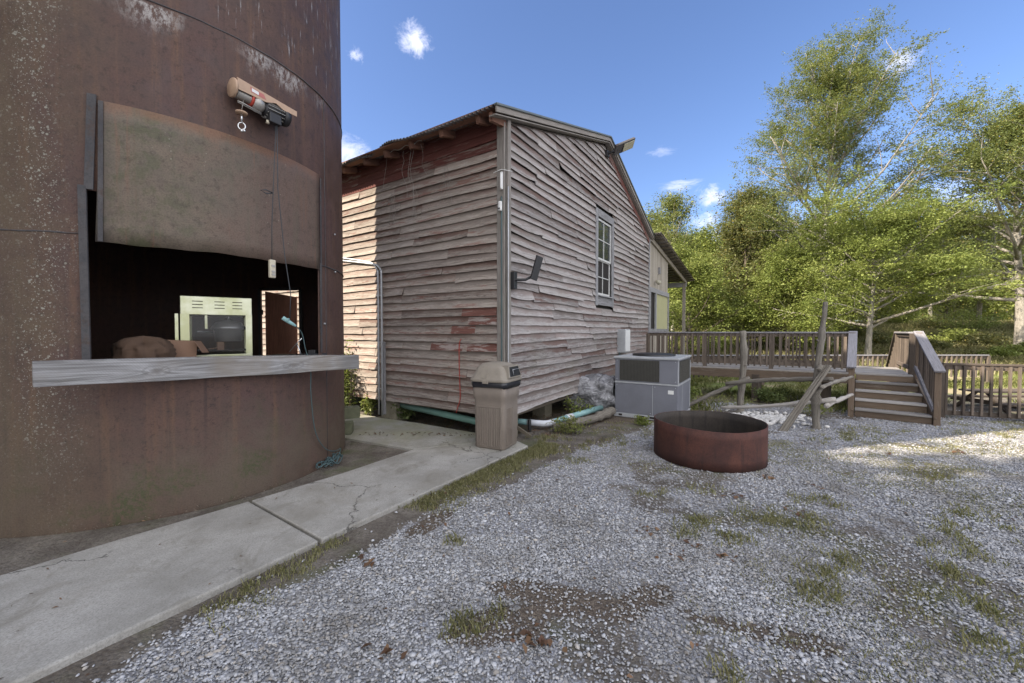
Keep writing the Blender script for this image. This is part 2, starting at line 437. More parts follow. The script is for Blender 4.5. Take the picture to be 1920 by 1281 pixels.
def silo_mat(inner=False, panel=False):
    """rusty sheet steel; wc = (arc length from the left, 0, height)"""
    m = MT('silo_' + ('panel' if panel else 'steel')); wc = m.attr('wc')
    x = m.sep(wc, 'X'); z = m.sep(wc, 'Z')
    big = m.noise(wc, .9, 6, .62, .2)
    mid = m.noise(wc, 3.2, 6, .68, .3)
    strk = m.noise(m.scale(wc, (9, 1, .45)), 1.2, 6, .68)
    fine = m.noise(wc, 70, 3, .6)
    if panel:
        base = m.mix(m.rng(mid, .3, .7), (.105, .085, .062), (.165, .132, .10))
        xx_ = m.math('ADD', x, m.math('MULTIPLY', m.math('SUBTRACT', mid, .5), 1.6))
        base = m.mix(m.rng(xx_, 4.2, 5.3, 0, .85), base, (.125, .082, .066))
        base = m.mix(m.math('MULTIPLY', m.rng(xx_, 3.9, 4.9, 1, 0), m.rng(m.noise(wc, 5, 6, .75), .46, .6, 0, .8)), base, (.075, .078, .04))
        ps = m.noise(wc, 13, 8, .8); base = m.mix(m.rng(ps, .50, .64, 0, .7), base, (.055, .042, .034)); base = m.mix(m.rng(ps, .28, .42, .6, 0), base, (.19, .13, .09))
        zt_ = m.math('ADD', z, m.math('MULTIPLY', m.math('SUBTRACT', mid, .5), .25)); base = m.mix(m.rng(zt_, 3.50, 3.64, 0, .7), base, (.17, .085, .05)); base = m.mix(m.rng(x, 3.72, 3.92, .8, 0), base, (.045, .04, .042))
        base = m.mix(m.rng(m.noise(m.scale(wc, (12, 1, .35)), 1.3, 6, .75), .56, .68, 0, .7), base, (.16, .088, .058))
        base = m.mix(m.rng(big, .45, .7, 0, .6), base, (.13, .088, .068))
        base = m.mix(m.rng(strk, .5, .75, 0, .6), base, (.10, .09, .062))
    else:
        base = m.mix(m.rng(mid, .3, .7), (.060, .034, .027), (.105, .062, .050))
        base = m.mix(m.rng(big, .42, .66, 0, .8), base, (.085, .048, .045))
        base = m.mix(m.rng(strk, .48, .72, 0, .75), base, (.14, .075, .045))
        base = m.mix(m.rng(m.noise(m.scale(wc, (14, 1, .3)), 1.1, 5, .7), .55, .75, 0, .7), base, (.038, .026, .025))
        ps = m.noise(wc, 16, 8, .8); base = m.mix(m.rng(ps, .50, .66, 0, .75), base, (.028, .02, .018)); base = m.mix(m.rng(ps, .28, .40, .6, 0), base, (.17, .095, .06))
        # olive lichen on the weather side and low down
        leftm = m.rng(m.math('ADD', x, m.math('MULTIPLY', m.math('SUBTRACT', big, .5), 1.6)), .1, .95, 1, 0)
        low = m.rng(m.math('ADD', z, m.math('MULTIPLY', m.math('SUBTRACT', mid, .5), 1.5)), .1, 1.25, 1, 0)
        base = m.mix(m.math('MULTIPLY', leftm, m.rng(mid, .25, .65, .15, .7)), base, (.115, .09, .058))
        base = m.mix(m.math('MULTIPLY', low, m.rng(big, .35, .6, .15, .8)), base, (.11, .085, .06))
        gr = m.math('MULTIPLY', low, m.math('MULTIPLY', m.rng(m.noise(wc, 1.7, 5, .6), .50, .66), m.rng(m.noise(wc, 22, 6, .8), .40, .58)))
        base = m.mix(m.math('MULTIPLY', gr, .8), base, (.05, .062, .022))
    # pale lichen dots
    def dots(scale, thr, mask, colr, prev):
        d = m.vor(wc, scale); on = m.rng(d, thr * .6, thr, 1, 0)
        sel = m.rng(m.noise(wc, scale * .5, 2, .6), .50, .60)
        return m.mix(m.math('MULTIPLY', m.math('MULTIPLY', on, sel), mask), prev, colr)
    if panel:
        k = m.rng(m.noise(m.scale(wc, (4, 1, 1)), 1.3, 4, .6), .54, .68)
        base = dots(42, .26, k, (.26, .25, .2), base)
    else:
        bx = m.math('ADD', x, m.math('MULTIPLY', m.math('SUBTRACT', m.noise(m.scale(wc, (1, 1, .6)), 1.1, 5, .6), .5), 1.1))
        band = m.math('MULTIPLY', m.rng(bx, .15, .38), m.rng(bx, .42, .72, 1, 0))
        b2 = m.math('ADD', m.math('MULTIPLY', band, .95), m.rng(x, 0., .9, .35, 0))
        b2 = m.math('MULTIPLY', b2, m.rng(z, .1, 1.6, .15, 1))
        base = dots(34, .40, b2, (.26, .25, .21), base)
        base = dots(85, .42, b2, (.30, .29, .25), base)
        # worn white paint hanging below the upper seam
        zz = m.math('ADD', z, m.math('MULTIPLY', m.math('SUBTRACT', mid, .5), .5))
        zone = m.math('MULTIPLY', m.rng(zz, 4.28, 4.5), m.rng(z, 4.6, 4.63, 1, 0))
        sc2 = m.noise(m.scale(wc, (15, 1, 6)), 1.6, 8, .8)
        wh = m.math('MULTIPLY', zone, m.math('MULTIPLY', m.rng(sc2, .45, .56), m.rng(m.noise(wc, 1.1, 3, .5), .46, .60)))
        base = m.mix(m.math('MULTIPLY', wh, .8), base, (.42, .40, .38))
        zone2 = m.rng(z, 4.66, 4.9, 0, .75)
        wh2 = m.math('MULTIPLY', zone2, m.math('MULTIPLY', m.rng(m.noise(m.scale(wc, (20, 1, 1.6)), 1.3, 5, .7), .57, .65), m.rng(m.noise(m.scale(wc, (2, 1, 1.2)), 1.5, 3, .5), .42, .56)))
        base = m.mix(wh2, base, (.38, .37, .37))
        wh3 = m.math('MULTIPLY', m.rng(m.noise(m.scale(wc, (30, 1, 2.4)), 1.1, 4, .65), .68, .73), m.math('MULTIPLY', m.rng(z, 3.2, 4.6, .1, .9), m.rng(x, 1.2, 2.2)))
        base = m.mix(wh3, base, (.30, .26, .24))
    base = m.mix(m.rng(fine, .4, .75, 0, .35), base, (.02, .014, .012))
    m.bump(m.math('ADD', mid, m.math('MULTIPLY', fine, .3)), .3, .004)
    return m.out(base, m.rng(mid, .3, .7, .55, .8), 0, .35)
M['silo'] = silo_mat(); M['panel'] = silo_mat(panel=True)

# ------------------------------------------------------------------ ground
def smooth(a, b, x):
    t = np.clip((x - a) / (b - a), 0, 1); return t * t * (3 - 2 * t)
def ground_z(x, y):
    x = np.asarray(x, float); y = np.asarray(y, float)
    return 2.4 * smooth(0, 32, y + .3 * x - 19)
# value noise for masks (numpy)
_rs = np.random.RandomState(3); _tab = _rs.rand(256, 256)
def vnoise(x, y):
    xi = np.floor(x).astype(int); yi = np.floor(y).astype(int); fx = x - xi; fy = y - yi
    fx = fx * fx * (3 - 2 * fx); fy = fy * fy * (3 - 2 * fy)
    g = lambda i, j: _tab[i & 255, j & 255]
    return (g(xi, yi) * (1 - fx) + g(xi + 1, yi) * fx) * (1 - fy) + (g(xi, yi + 1) * (1 - fx) + g(xi + 1, yi + 1) * fx) * fy
def fbm(x, y, s=1., o=4, seed=0):
    t = 0; a = .5; tot = 0
    for k in range(o):
        t = t + a * vnoise(x * s + 17.3 * k + seed * 31.7, y * s + 9.1 * k + seed * 11.3); tot += a; s *= 2.03; a *= .5
    return t / tot
def path_edge_dist(x, y):
    """metres to the right of the concrete path's outer edge (line through (-2.35,1.88) and (.23,5.77))"""
    dx, dy = .5527, .8334
    return (x + 2.35) * dy - (y - 1.88) * dx
def masks(x, y):
    x = np.asarray(x, float); y = np.asarray(y, float)
    d = path_edge_dist(x, y); n = fbm(x, y, 1.7, 4); n2 = fbm(x, y, .9, 4, 2); n3 = fbm(x, y, 4., 3, 5)
    # width of the bare / mossy strip by the path
    wdt = .22 + .25 * smooth(3.0, 5.0, y) + .5 * smooth(5.2, 6.4, y)
    gr = smooth(-.12, .16, d - wdt + (n - .5) * .55)
    # stops at the yard's end and by the house wall
    s_ = (x + .12) * .55 + (y - 6.12) * .8355; w_ = (x + .12) * .8355 - (y - 6.12) * .55
    gr = gr * np.where(y > 5.6, smooth(.55, 1.15, w_ + (n - .5) * .9), 1)
    far = 8.6 - .20 * np.clip(x - 8, 0, 6) + (n - .5) * 1.2 + .9 * smooth(4, 5, x) * smooth(7.5, 5.5, x)
    gr = gr * smooth(.5, -.3, y - far)
    # worn patches with needles
    def blob(cx, cy, rx, ry, a):
        ca, sa = math.cos(a), math.sin(a); u = ((x - cx) * ca + (y - cy) * sa) / rx; v = (-(x - cx) * sa + (y - cy) * ca) / ry
        return smooth(1.25, .45, np.sqrt(u * u + v * v) + (n3 - .5) * 1.3)
    needles = np.maximum.reduce([blob(.35, 2.5, .55, .16, -.35), blob(-.05, 2.28, .35, .16, .3), blob(.85, 2.5, .35, .12, .5), blob(1.5, 2.2, .6, .1, -.3), blob(2.0, 8.0, 1.0, .8, 0), blob(-.75, 3.5, .3, .12, 1)])
    dirt = smooth(.50, .70, n2 + (n3 - .5) * .35)
    gr = gr * (1 - .62 * needles) * (1 - .66 * dirt) * (1 - .35 * smooth(4.5, 8.5, y) * smooth(.35, .6, fbm(x, y, 2.6, 3, 12)))
    lawn = smooth(9.6, 11.5, y + (n - .5) * 1.5)
    return gr, needles, lawn, dirt
def axis(a, b, fine0, fine1, f, c_):
    out = [fine0]
    while out[-1] < fine1: out.append(out[-1] + f)
    st = f
    while out[-1] < b: st = min(st * 1.35, c_); out.append(out[-1] + st)
    st = f; lo = [fine0]
    while lo[-1] > a: st = min(st * 1.35, c_); lo.append(lo[-1] - st)
    return np.array(lo[::-1][:-1] + out)
gx = axis(-320, 320, -5, 13, .07, 14); gy = axis(-120, 420, 1.2, 12.5, .07, 14)
X, Y = np.meshgrid(gx, gy)
gm = masks(X, Y)
Z = ground_z(X, Y) + .012 * (fbm(X, Y, 2.2, 3, 8) - .5)
under = ((X + .12) * .55 + (Y - 6.12) * .8355 > .1) & ((X + .12) * .8355 - (Y - 6.12) * .55 < -.1)
Z = np.where(under & (Y < 16), Z - .06, Z) - .012
nx, ny = len(gx), len(gy)
me = bpy.data.meshes.new('ground')
idx = np.arange(nx * ny).reshape(ny, nx)
quads = np.stack([idx[:-1, :-1], idx[:-1, 1:], idx[1:, 1:], idx[1:, :-1]], -1).reshape(-1, 4)
me.vertices.add(nx * ny); me.vertices.foreach_set('co', np.stack([X, Y, Z], -1).astype(np.float32).ravel())
me.loops.add(quads.size); me.loops.foreach_set('vertex_index', quads.ravel().astype(np.int32))
me.polygons.add(len(quads)); me.polygons.foreach_set('loop_start', np.arange(0, quads.size, 4, dtype=np.int32)); me.polygons.foreach_set('loop_total', np.full(len(quads), 4, dtype=np.int32))
me.update(); me.polygons.foreach_set('use_smooth', np.ones(len(quads), dtype=bool))
for nm, arr in (('gravel', gm[0]), ('needles', gm[1]), ('lawn', gm[2])):
    a = me.attributes.new(nm, 'FLOAT', 'POINT'); a.data.foreach_set('value', arr.astype(np.float32).ravel())
def ground_mat():
    m = MT('ground_soil_gravel_grass'); p = m.pos()
    gv = m.attr('gravel', 'Fac'); ndl = m.attr('needles', 'Fac'); lw = m.attr('lawn', 'Fac')
    n = m.noise(p, 3, 6, .65); f = m.noise(p, 45, 4, .7); f2 = m.noise(p, 160, 2, .6)
    soil = m.mix(m.rng(n, .35, .65), (.115, .10, .085), (.19, .17, .145)); soil = m.mix(m.rng(f, .4, .7, 0, .6), soil, (.06, .045, .034))
    soil = m.mix(m.rng(m.noise(p, 1.3, 5, .6), .5, .68, 0, .6), soil, (.085, .10, .04))
    vc = m.vor(p, 52, out='Color'); vd = m.vor(p, 52)
    gcol = m.mix(m.sep(vc, 'X'), (.24, .24, .26), (.48, .49, .53)); gcol = m.mix(m.rng(m.sep(vc, 'Y'), .8, .86, 0, .7), gcol, (.17, .16, .16))
    gcol = m.mix(m.rng(vd, .40, .7, 0, .85), gcol, (.20, .195, .19))
    gcol = m.mix(m.rng(m.noise(p, 1.6, 6, .7), .5, .75, 0, .5), gcol, (.16, .145, .12))
    nn = m.noise(m.scale(p, (1, 1, 1)), 70, 4, .75, 1.5)
    needle = m.mix(m.rng(nn, .4, .65), (.07, .055, .045), (.20, .165, .13))
    gl = m.noise(p, .45, 6, .65)
    lawn = m.mix(m.rng(gl, .42, .6), (.17, .21, .06), (.34, .28, .18)); lawn = m.mix(m.rng(m.noise(p, 5, 5, .7), .4, .7, 0, .5), lawn, (.10, .13, .04))
    lawn = m.mix(m.rng(f, .45, .75, 0, .5), lawn, (.20, .21, .08))
    edge = m.math('ADD', gv, m.math('MULTIPLY', m.math('SUBTRACT', f, .5), .9))
    cc = m.mix(m.rng(edge, .35, .55), soil, gcol)
    cc = m.mix(m.rng(m.math('ADD', ndl, m.math('MULTIPLY', m.math('SUBTRACT', f, .5), .8)), .35, .65), cc, needle)
    cc = m.mix(lw, cc, lawn)
    m.bump(m.math('ADD', m.math('MULTIPLY', f, .6), m.math('SUBTRACT', .6, vd)), .7, .012)
    return m.out(cc, .95, 0, .15)
me.materials.append(ground_mat())
ground = bpy.data.objects.new('ground', me); col.objects.link(ground); tag(ground, kind='structure')

# loose gravel: real stones in one mesh
def rocks(name, P, S, mat_, kind='stuff', flat=.6, seed=1, sink=.25):
    rs = np.random.RandomState(seed); N = len(P)
    t = (1 + 5 ** .5) / 2
    iv = np.array([(-1, t, 0), (1, t, 0), (-1, -t, 0), (1, -t, 0), (0, -1, t), (0, 1, t), (0, -1, -t), (0, 1, -t), (t, 0, -1), (t, 0, 1), (-t, 0, -1), (-t, 0, 1)], float)
    iv /= np.linalg.norm(iv[0])
    ifc = np.array([(0, 11, 5), (0, 5, 1), (0, 1, 7), (0, 7, 10), (0, 10, 11), (1, 5, 9), (5, 11, 4), (11, 10, 2), (10, 7, 6), (7, 1, 8), (3, 9, 4), (3, 4, 2), (3, 2, 6), (3, 6, 8), (3, 8, 9), (4, 9, 5), (2, 4, 11), (6, 2, 10), (8, 6, 7), (9, 8, 1)])
    v = iv[None] * (1 + rs.uniform(-.32, .32, (N, 12, 1)))
    v = v * np.stack([rs.uniform(.75, 1.35, N), rs.uniform(.6, 1.0, N), rs.uniform(.45, .8, N) * flat / .6], -1)[:, None, :]
    # random small tilt then heading
    ax_ = rs.uniform(-.5, .5, N); ca, sa = np.cos(ax_)[:, None], np.sin(ax_)[:, None]
    y_ = v[..., 1] * ca - v[..., 2] * sa; z_ = v[..., 1] * sa + v[..., 2] * ca
    az = rs.uniform(0, 6.283, N); cz, sz = np.cos(az)[:, None], np.sin(az)[:, None]
    xx = v[..., 0] * cz - y_ * sz; yy = v[..., 0] * sz + y_ * cz
    v = np.stack([xx, yy, z_], -1) * S[:, None, None]
    v += P[:, None, :]; v[..., 2] += (S * (.45 - sink))[:, None]
    me = bpy.data.meshes.new(name)
    me.vertices.add(N * 12); me.vertices.foreach_set('co', v.astype(np.float32).ravel())
    F = (ifc[None] + (np.arange(N) * 12)[:, None, None]).reshape(-1, 3)
    me.loops.add(F.size); me.loops.foreach_set('vertex_index', F.ravel().astype(np.int32))
    me.polygons.add(len(F)); me.polygons.foreach_set('loop_start', np.arange(0, F.size, 3, dtype=np.int32)); me.polygons.foreach_set('loop_total', np.full(len(F), 3, dtype=np.int32))
    me.update()
    a = me.attributes.new('rnd', 'FLOAT', 'POINT'); a.data.foreach_set('value', np.repeat(rs.rand(N), 12).astype(np.float32))
    a = me.attributes.new('wc', 'FLOAT_VECTOR', 'POINT'); a.data.foreach_set('vector', v.astype(np.float32).ravel())
    me.materials.append(mat_)
    o = bpy.data.objects.new(name, me); col.objects.link(o)
    if kind: o['kind'] = kind
    return o
def stone_mat():
    m = MT('crushed_stone'); r = m.attr('rnd', 'Fac'); wc = m.attr('wc')
    cc = m.ramp(r, [(0, (.15, .15, .15)), (.15, (.27, .27, .275)), (.5, (.39, .392, .405)), (.84, (.55, .555, .575)), (.92, (.46, .42, .37)), (1, (.17, .155, .14))])
    n = m.noise(wc, 60, 4, .6)
    cc = m.mix(m.rng(n, .4, .7, 0, .4), cc, (.22, .215, .21))
    dust = m.noise(wc, 1.6, 6, .7)
    cc = m.mix(m.rng(dust, .42, .68, 0, .6), cc, (.17, .155, .135))
    return m.out(cc, .9, 0, .2)
M['stone'] = stone_mat()
rs = np.random.RandomState(11)
def scatter(n, x0, x1, y0, y1, prob):
    x = rs.uniform(x0, x1, n); y = rs.uniform(y0, y1, n); k = rs.rand(n) < prob(x, y); return x[k], y[k]
def vis(x, y): return (np.abs(x) < 1.36 * y + .6)
Ps = []; Ss = []
for (n, y0, y1, smin, smax) in [(150000, 1.5, 3.3, .0045, .0125), (120000, 3.3, 5.6, .006, .014), (60000, 5.6, 9.3, .009, .018), (9000, 1.5, 5, .012, .021)]:
    x, y = scatter(n, -3.5, 12.0 if y0 > 3 else 5.5, y0, y1, lambda x, y: np.where(vis(x, y), masks(x, y)[0] ** 1.3, 0))
    s = smin + (smax - smin) * rs.rand(len(x)) ** 2.2
    Ps.append(np.stack([x, y, ground_z(x, y) - .006 + rs.uniform(0, .004, len(x))], -1)); Ss.append(s)
# strays along the dirt strip
x, y = scatter(2600, -2.3, 3, 1.6, 7, lambda x, y: np.where((path_edge_dist(x, y) > .03) & vis(x, y), .5, 0))
Ps.append(np.stack([x, y, np.full(len(x), -.004)], -1)); Ss.append(rs.uniform(.006, .017, len(x)))
gravel = rocks('gravel', np.concatenate(Ps), np.concatenate(Ss), M['stone'], flat=.5, sink=.38)
tag(gravel, 'pale grey crushed stone gravel covering the open yard', 'gravel')

# ------------------------------------------------------------------ concrete path and pad
def conc_mat():
    m = MT('broomed_concrete'); p = m.pos()
    n = m.noise(p, 1.6, 6, .65); f = m.noise(p, 90, 4, .7)
    cc = m.mix(m.rng(n, .32, .68), (.27, .258, .232), (.40, .385, .355)); cc = m.mix(m.rng(f, .4, .7, 0, .6), cc, (.17, .16, .145)); sp_ = m.noise(p, 28, 5, .75); cc = m.mix(m.rng(sp_, .56, .72, 0, .5), cc, (.16, .15, .13)); cc = m.mix(m.rng(sp_, .30, .40, .35, 0), cc, (.50, .49, .46))
    st = m.noise(m.scale(p, (1, .6, 1)), 4.5, 6, .7, .8)
    cc = m.mix(m.rng(st, .50, .70, 0, .55), cc, (.17, .155, .125))
    wp_ = m.n('ShaderNodeVectorMath', operation='ADD'); m.val(wp_.inputs[0], p); m.val(wp_.inputs[1], m.scale(m.noise(p, 2.2, 5, .7, out='Color'), (.5, .5, .0)))
    ce = m.vor(wp_.outputs[0], .55, 'DISTANCE_TO_EDGE'); cc = m.mix(m.math('MULTIPLY', m.rng(ce, .0, .006, .8, 0), m.rng(m.noise(p, .7, 3), .50, .56)), cc, (.05, .045, .04))
    cc = m.mix(m.rng(m.noise(p, .9, 6, .75, .6), .50, .62, 0, .35), cc, (.22, .20, .165))
    y = m.sep(p, 'Y')
    moss = m.math('MULTIPLY', m.rng(y, 5.2, 7.0), m.rng(m.noise(p, 2.1, 5, .6), .35, .62, .3, 1))
    cc = m.mix(m.math('MULTIPLY', moss, .6), cc, (.24, .235, .12))
    m.bump(f, .25, .003)
    return m.out(cc, .92, 0, .2)
M['conc'] = conc_mat()
def slab(poly, top, name='path'):
    b = MB(); b.prism(poly, -.12, top)
    o = b.build(name, M['conc'], bevel=.012); tag(o, kind='structure'); return o
slab([(-6.2, -1.2), (-4.75, -1.85), (-1.545, 3.13), (-2.59, 3.865), (-3.12, 3.20), (-3.52, 2.66), (-4.6, 1.2)], .035)
slab([(-1.53, 3.155), (.235, 5.77), (.02, 6.13), (-1.39, 5.60), (-2.01, 4.63), (-2.575, 3.885)], .035)
slab([(-1.40, 5.625), (.005, 6.15), (-.62, 6.55), (-1.75, 7.26), (-2.44, 7.62), (-3.3, 8.18), (-3.0, 6.6), (-2.77, 6.31)], .03, 'patio')
slab([(-3.02, 6.64), (-3.32, 8.20), (-4.1, 8.72), (-6.5, 10.1), (-6.4, 7.7)], .026, 'patio')

# ------------------------------------------------------------------ silo
SC = Vector((-4.35, 5.22, 0)); SR = 1.97
def sp(deg, r, z): a = math.radians(deg); return Vector((SC.x + math.cos(a) * r, SC.y + math.sin(a) * r, z))
A0 = -88.0
def cyl_sheet(angs, zs, r, hole=None, wob=0):
    b = MB(); vs = []; wc = []
    for z in zs:
        for a in angs:
            dr = wob * math.sin(a * .07 + z * 1.7) * math.cos(z * 2.1 + a * .03)
            vs.append(sp(a, r + dr, z)); wc.append(((a - A0) * math.pi / 180 * r, 0, z))
    n = len(angs); fs = []
    for j in range(len(zs) - 1):
        for i in range(n - 1):
            am = (angs[i] + angs[i + 1]) / 2; zm = (zs[j] + zs[j + 1]) / 2
            if hole and hole(am, zm): continue
            fs.append((j * n + i, j * n + i + 1, (j + 1) * n + i + 1, (j + 1) * n + i))
    b.add(vs, fs, wc, .5, True); return b
silo = empty('rusty_silo', SC, label='tall round rusty steel silo with a serving hatch cut into its side', cat='silo')
def S(b, name, mat_, parent=silo, **k):
    o = b.build(name, mat_, None, **k); o.parent = parent
    # geometry is given in world space: cancel the parent's transform
    o.matrix_parent_inverse = Matrix.Translation(-Vector(silo.location)) if parent is silo else Matrix.Identity(4); return o
angs = sorted(set([float(a) for a in range(-170, 191, 3)] + [-67.8, -8.0, 73.0, 95.0]))
zs = [-.05, 0, .35, .7, 1.0, 1.2, 1.38, 1.7, 2.1, 2.44, 2.53, 2.9, 3.2, 3.6, 4.0, 4.4, 4.63, 5, 6, 7, 8, 9]
def hole(a, z):
    if -67.8 < a < -8 and 1.38 < z < 2.9: return True
    if 73 < a < 95 and .0 < z < 2.44: return True
    return False
b = cyl_sheet(angs, zs, SR, hole, .004)
wall = S(b, 'silo_wall', M['silo'])
sm = wall.modifiers.new('thickness', 'SOLIDIFY'); sm.thickness = .012; sm.offset = -1
b = MB(); b.lathe(SC + V(0, 0, 9.0), [(SR + .05, -.02), (SR + .05, .0), (SR * .6, .55), (.3, .85), (.3, 1.0), (0, 1.0)], 48)
S(b, 'silo_roof', M['silo'])
# welded patch panel above the hatch
def panel_sheet():
    b = MB(); vs = []; wc = []; A = [-66.2 + i * (58.3 / 26) for i in range(27)]; n = len(A)
    for j in range(9):
        for i, a in enumerate(A):
            t = j / 8; bot = 2.462 + .004 * math.sin(i * 1.3) + .005 * math.sin(i * .5 + 2); top = 3.665 - .03 * (i / 26)
            aa = a + (1.6 * t if i == 0 else 0)
            z = bot + (top - bot) * t
            vs.append(sp(aa, SR + .016, z)); wc.append(((aa - A0) * math.pi / 180 * SR + 3, 4, z))
    fs = [(j * n + i, j * n + i + 1, (j + 1) * n + i + 1, (j + 1) * n + i) for j in range(8) for i in range(n - 1)]
    b.add(vs, fs, wc, .5, True); return b
pn = S(panel_sheet(), 'patch_panel', M['panel']); sm = pn.modifiers.new('thickness', 'SOLIDIFY'); sm.thickness = .008; sm.offset = -1
def bar(a0, z0, a1, z1, w, th, r, name='angle_iron'):
    b = MB(); b.beam(sp(a0, r, z0), sp(a1, r, z1), w, th, up=(sp((a0 + a1) / 2, 1, 0) - sp(0, 0, 0))); return S(b, name, M['iron'], bevel=.003)
bar(-68.2, 1.44, -68.2, 2.93, .055, .02, SR + .028)
bar(-67.0, 2.90, -66.0, 3.70, .06, .012, SR + .03)
bar(-65.2, 2.47, -64.5, 3.66, .035, .006, SR + .022)
bar(-7.6, 1.44, -7.4, 2.55, .03, .012, SR + .02)
bar(-7.2, 2.50, -7.0, 3.6, .022, .008, SR + .02)
for (z, a0, a1) in ((2.53, -168, -68.6), (2.53, -6.5, 190), (4.64, -168, 190), (6.9, -168, 190)):
    b = MB(); n = int((a1 - a0) / 3)
    b.tube([sp(a0 + (a1 - a0) * i / n, SR + .002, z + .003 * math.sin(i * 1.9)) for i in range(n + 1)], .0075, 6); S(b, 'weld_seam', M['iron'])
b = MB(); b.tube([sp(-3.5, SR, z) for z in (0, 1.5, 3, 4.64)], .005, 6); S(b, 'weld_seam', M['iron'])
# bolts
for (a, z) in ((-84.9, 2.87), (4, 3.0), (4, 2.5), (-5, 1.8)):
    b = MB(); p = sp(a, SR, z); q = sp(a, SR + .02, z); b.tube([p, q], .012, 8); S(b, 'bolt', M['galv'])
# sawn timber sill outside the hatch
def timber():
    b = MB(); n1_ = Vector((math.cos(math.radians(-38)), math.sin(math.radians(-38)), 0)); d = Vector((-n1_.y, n1_.x, 0))
    L = 24; vs = []; wc = []
    for i in range(L + 1):
        t = i / L; k = -1.308 + t * (1.296 + 1.308)
        top = 1.476 + (1.402 - 1.476) * t + .012 * math.sin(t * 3.1); bot = 1.290 + (1.240 - 1.290) * t - .010 * math.sin(t * 3.14) + .003 * math.sin(t * 17)
        for (rr, z) in ((2.085, bot), (2.085 + .002 * math.sin(i), top), (1.975, top + .004), (1.975, bot)):
            p = SC + n1_ * rr + d * k; vs.append(Vector((p.x, p.y, z))); wc.append((k, rr, z))
    fs = []
    for i in range(L):
        for k in range(4):
            k2 = (k + 1) % 4; fs.append((i * 4 + k, (i + 1) * 4 + k, (i + 1) * 4 + k2, i * 4 + k2))
    fs.append((0, 1, 2, 3)); fs.append((L * 4 + 3, L * 4 + 2, L * 4 + 1, L * 4))
    b.add(vs, fs, wc, .5); return b
def beam_mat():
    m = MT('grey_sawn_timber'); wc = m.attr('wc')
    x = m.sep(wc, 'X'); z = m.sep(wc, 'Z')
    kn = None; dist = m.noise(m.scale(wc, (1, 3, 3)), 1.5, 3)
    # two big knots bend the grain
    def knot(cx, cz, rx, rz):
        n = m.n('ShaderNodeCombineXYZ'); m.val(n.inputs[0], m.math('DIVIDE', m.math('SUBTRACT', x, cx), rx)); m.val(n.inputs[1], m.math('DIVIDE', m.math('SUBTRACT', z, cz), rz))
        l = m.n('ShaderNodeVectorMath', operation='LENGTH'); m.val(l.inputs[0], n.outputs[0]); return l.outputs['Value']
    k1 = knot(-.62, 1.36, .12, .06); k2 = knot(.52, 1.335, .15, .06)
    kmin = m.math('MINIMUM', k1, k2)
    warp = m.math('DIVIDE', .055, m.math('ADD', kmin, .55))
    zz = m.math('ADD', z, m.math('MULTIPLY', warp, m.math('SIGN', m.math('SUBTRACT', z, 1.35))))
    cv = m.n('ShaderNodeCombineXYZ'); m.val(cv.inputs[0], m.math('MULTIPLY', x, 1.2)); m.val(cv.inputs[2], m.math('MULTIPLY', zz, 26))
    g = m.noise(cv.outputs[0], 1.6, 5, .65, .5)
    cc = m.mix(m.rng(g, .3, .7), (.13, .125, .12), (.35, .345, .345))
    rings = m.math('SINE', m.math('ADD', m.math('MULTIPLY', kmin, 15), m.math('MULTIPLY', m.noise(wc, 18, 4, .6), 7))); inside = m.rng(kmin, .7, 1.25, 1, 0)
    cc = m.mix(m.math('MULTIPLY', inside, m.rng(rings, -.3, .8, 0, .35)), cc, (.13, .125, .125))
    cc = m.mix(m.rng(kmin, .12, .4, .6, 0), cc, (.10, .09, .085))
    saw = m.math('SINE', m.math('ADD', m.math('MULTIPLY', m.noise(wc, 6, 3), 9), m.math('ADD', m.math('MULTIPLY', x, 330), m.math('MULTIPLY', z, 250))))
    sawm = m.math('MULTIPLY', m.rng(saw, .2, 1, 0, .16), m.rng(m.noise(wc, 3, 3), .42, .62))
    cc = m.mix(sawm, cc, (.11, .105, .11))
    cc = m.mix(m.rng(m.noise(wc, 2.2, 4, .6), .45, .7, 0, .6), cc, (.20, .17, .135))
    cc = m.mix(m.rng(x, .95, 1.15, 0, .5), cc, (.10, .095, .09))
    m.bump(m.math('ADD', g, m.math('MULTIPLY', saw, .1)), .5, .005)
    return m.out(cc, .9, 0, .2)
S(timber(), 'sill_timber', beam_mat(), bevel=.005)
# counter inside the hatch
b = MB(); pts = [sp(a, SR - .03, 0) for a in range(-72, 16, 4)]
inner = [sp(a, SR - .85, 0) for a in range(15, -73, -4)]
b.prism([(p.x, p.y) for p in pts + inner], 1.35, 1.39); S(b, 'counter', M['oldwood'])
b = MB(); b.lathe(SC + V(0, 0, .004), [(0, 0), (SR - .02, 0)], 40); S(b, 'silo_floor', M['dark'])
# rear doorway and its brown door, standing ajar
b = MB()
for a in (72.4, 95.6): b.beam(sp(a, SR - .01, 0), sp(a, SR - .01, 2.46), .05, .05, up=sp(a, 1, 0) - SC)
b.beam(sp(72.4, SR - .01, 2.46), sp(95.6, SR - .01, 2.46), .05, .05); S(b, 'door_frame', M['iron'])
b = MB(); h = sp(93.6, SR + .03, 0); dvec = (sp(78.5, SR + .12, 0) - h)
vs = []
p0, p1 = h, h + dvec
nrm = Vector((-dvec.y, dvec.x, 0)).normalized() * .03
vs = [p0 + V(0, 0, .1), p1 + V(0, 0, .1), p1 + V(0, 0, 2.33), p0 + V(0, 0, 2.43)]
vs = vs + [v + nrm for v in vs]
b.add(vs, [(0, 1, 2, 3), (7, 6, 5, 4), (0, 4, 5, 1), (1, 5, 6, 2), (2, 6, 7, 3), (3, 7, 4, 0)], [(v.z, v.x * 1.0, v.y) for v in vs])
dr = S(b, 'door', M['door_brown'], bevel=.004)
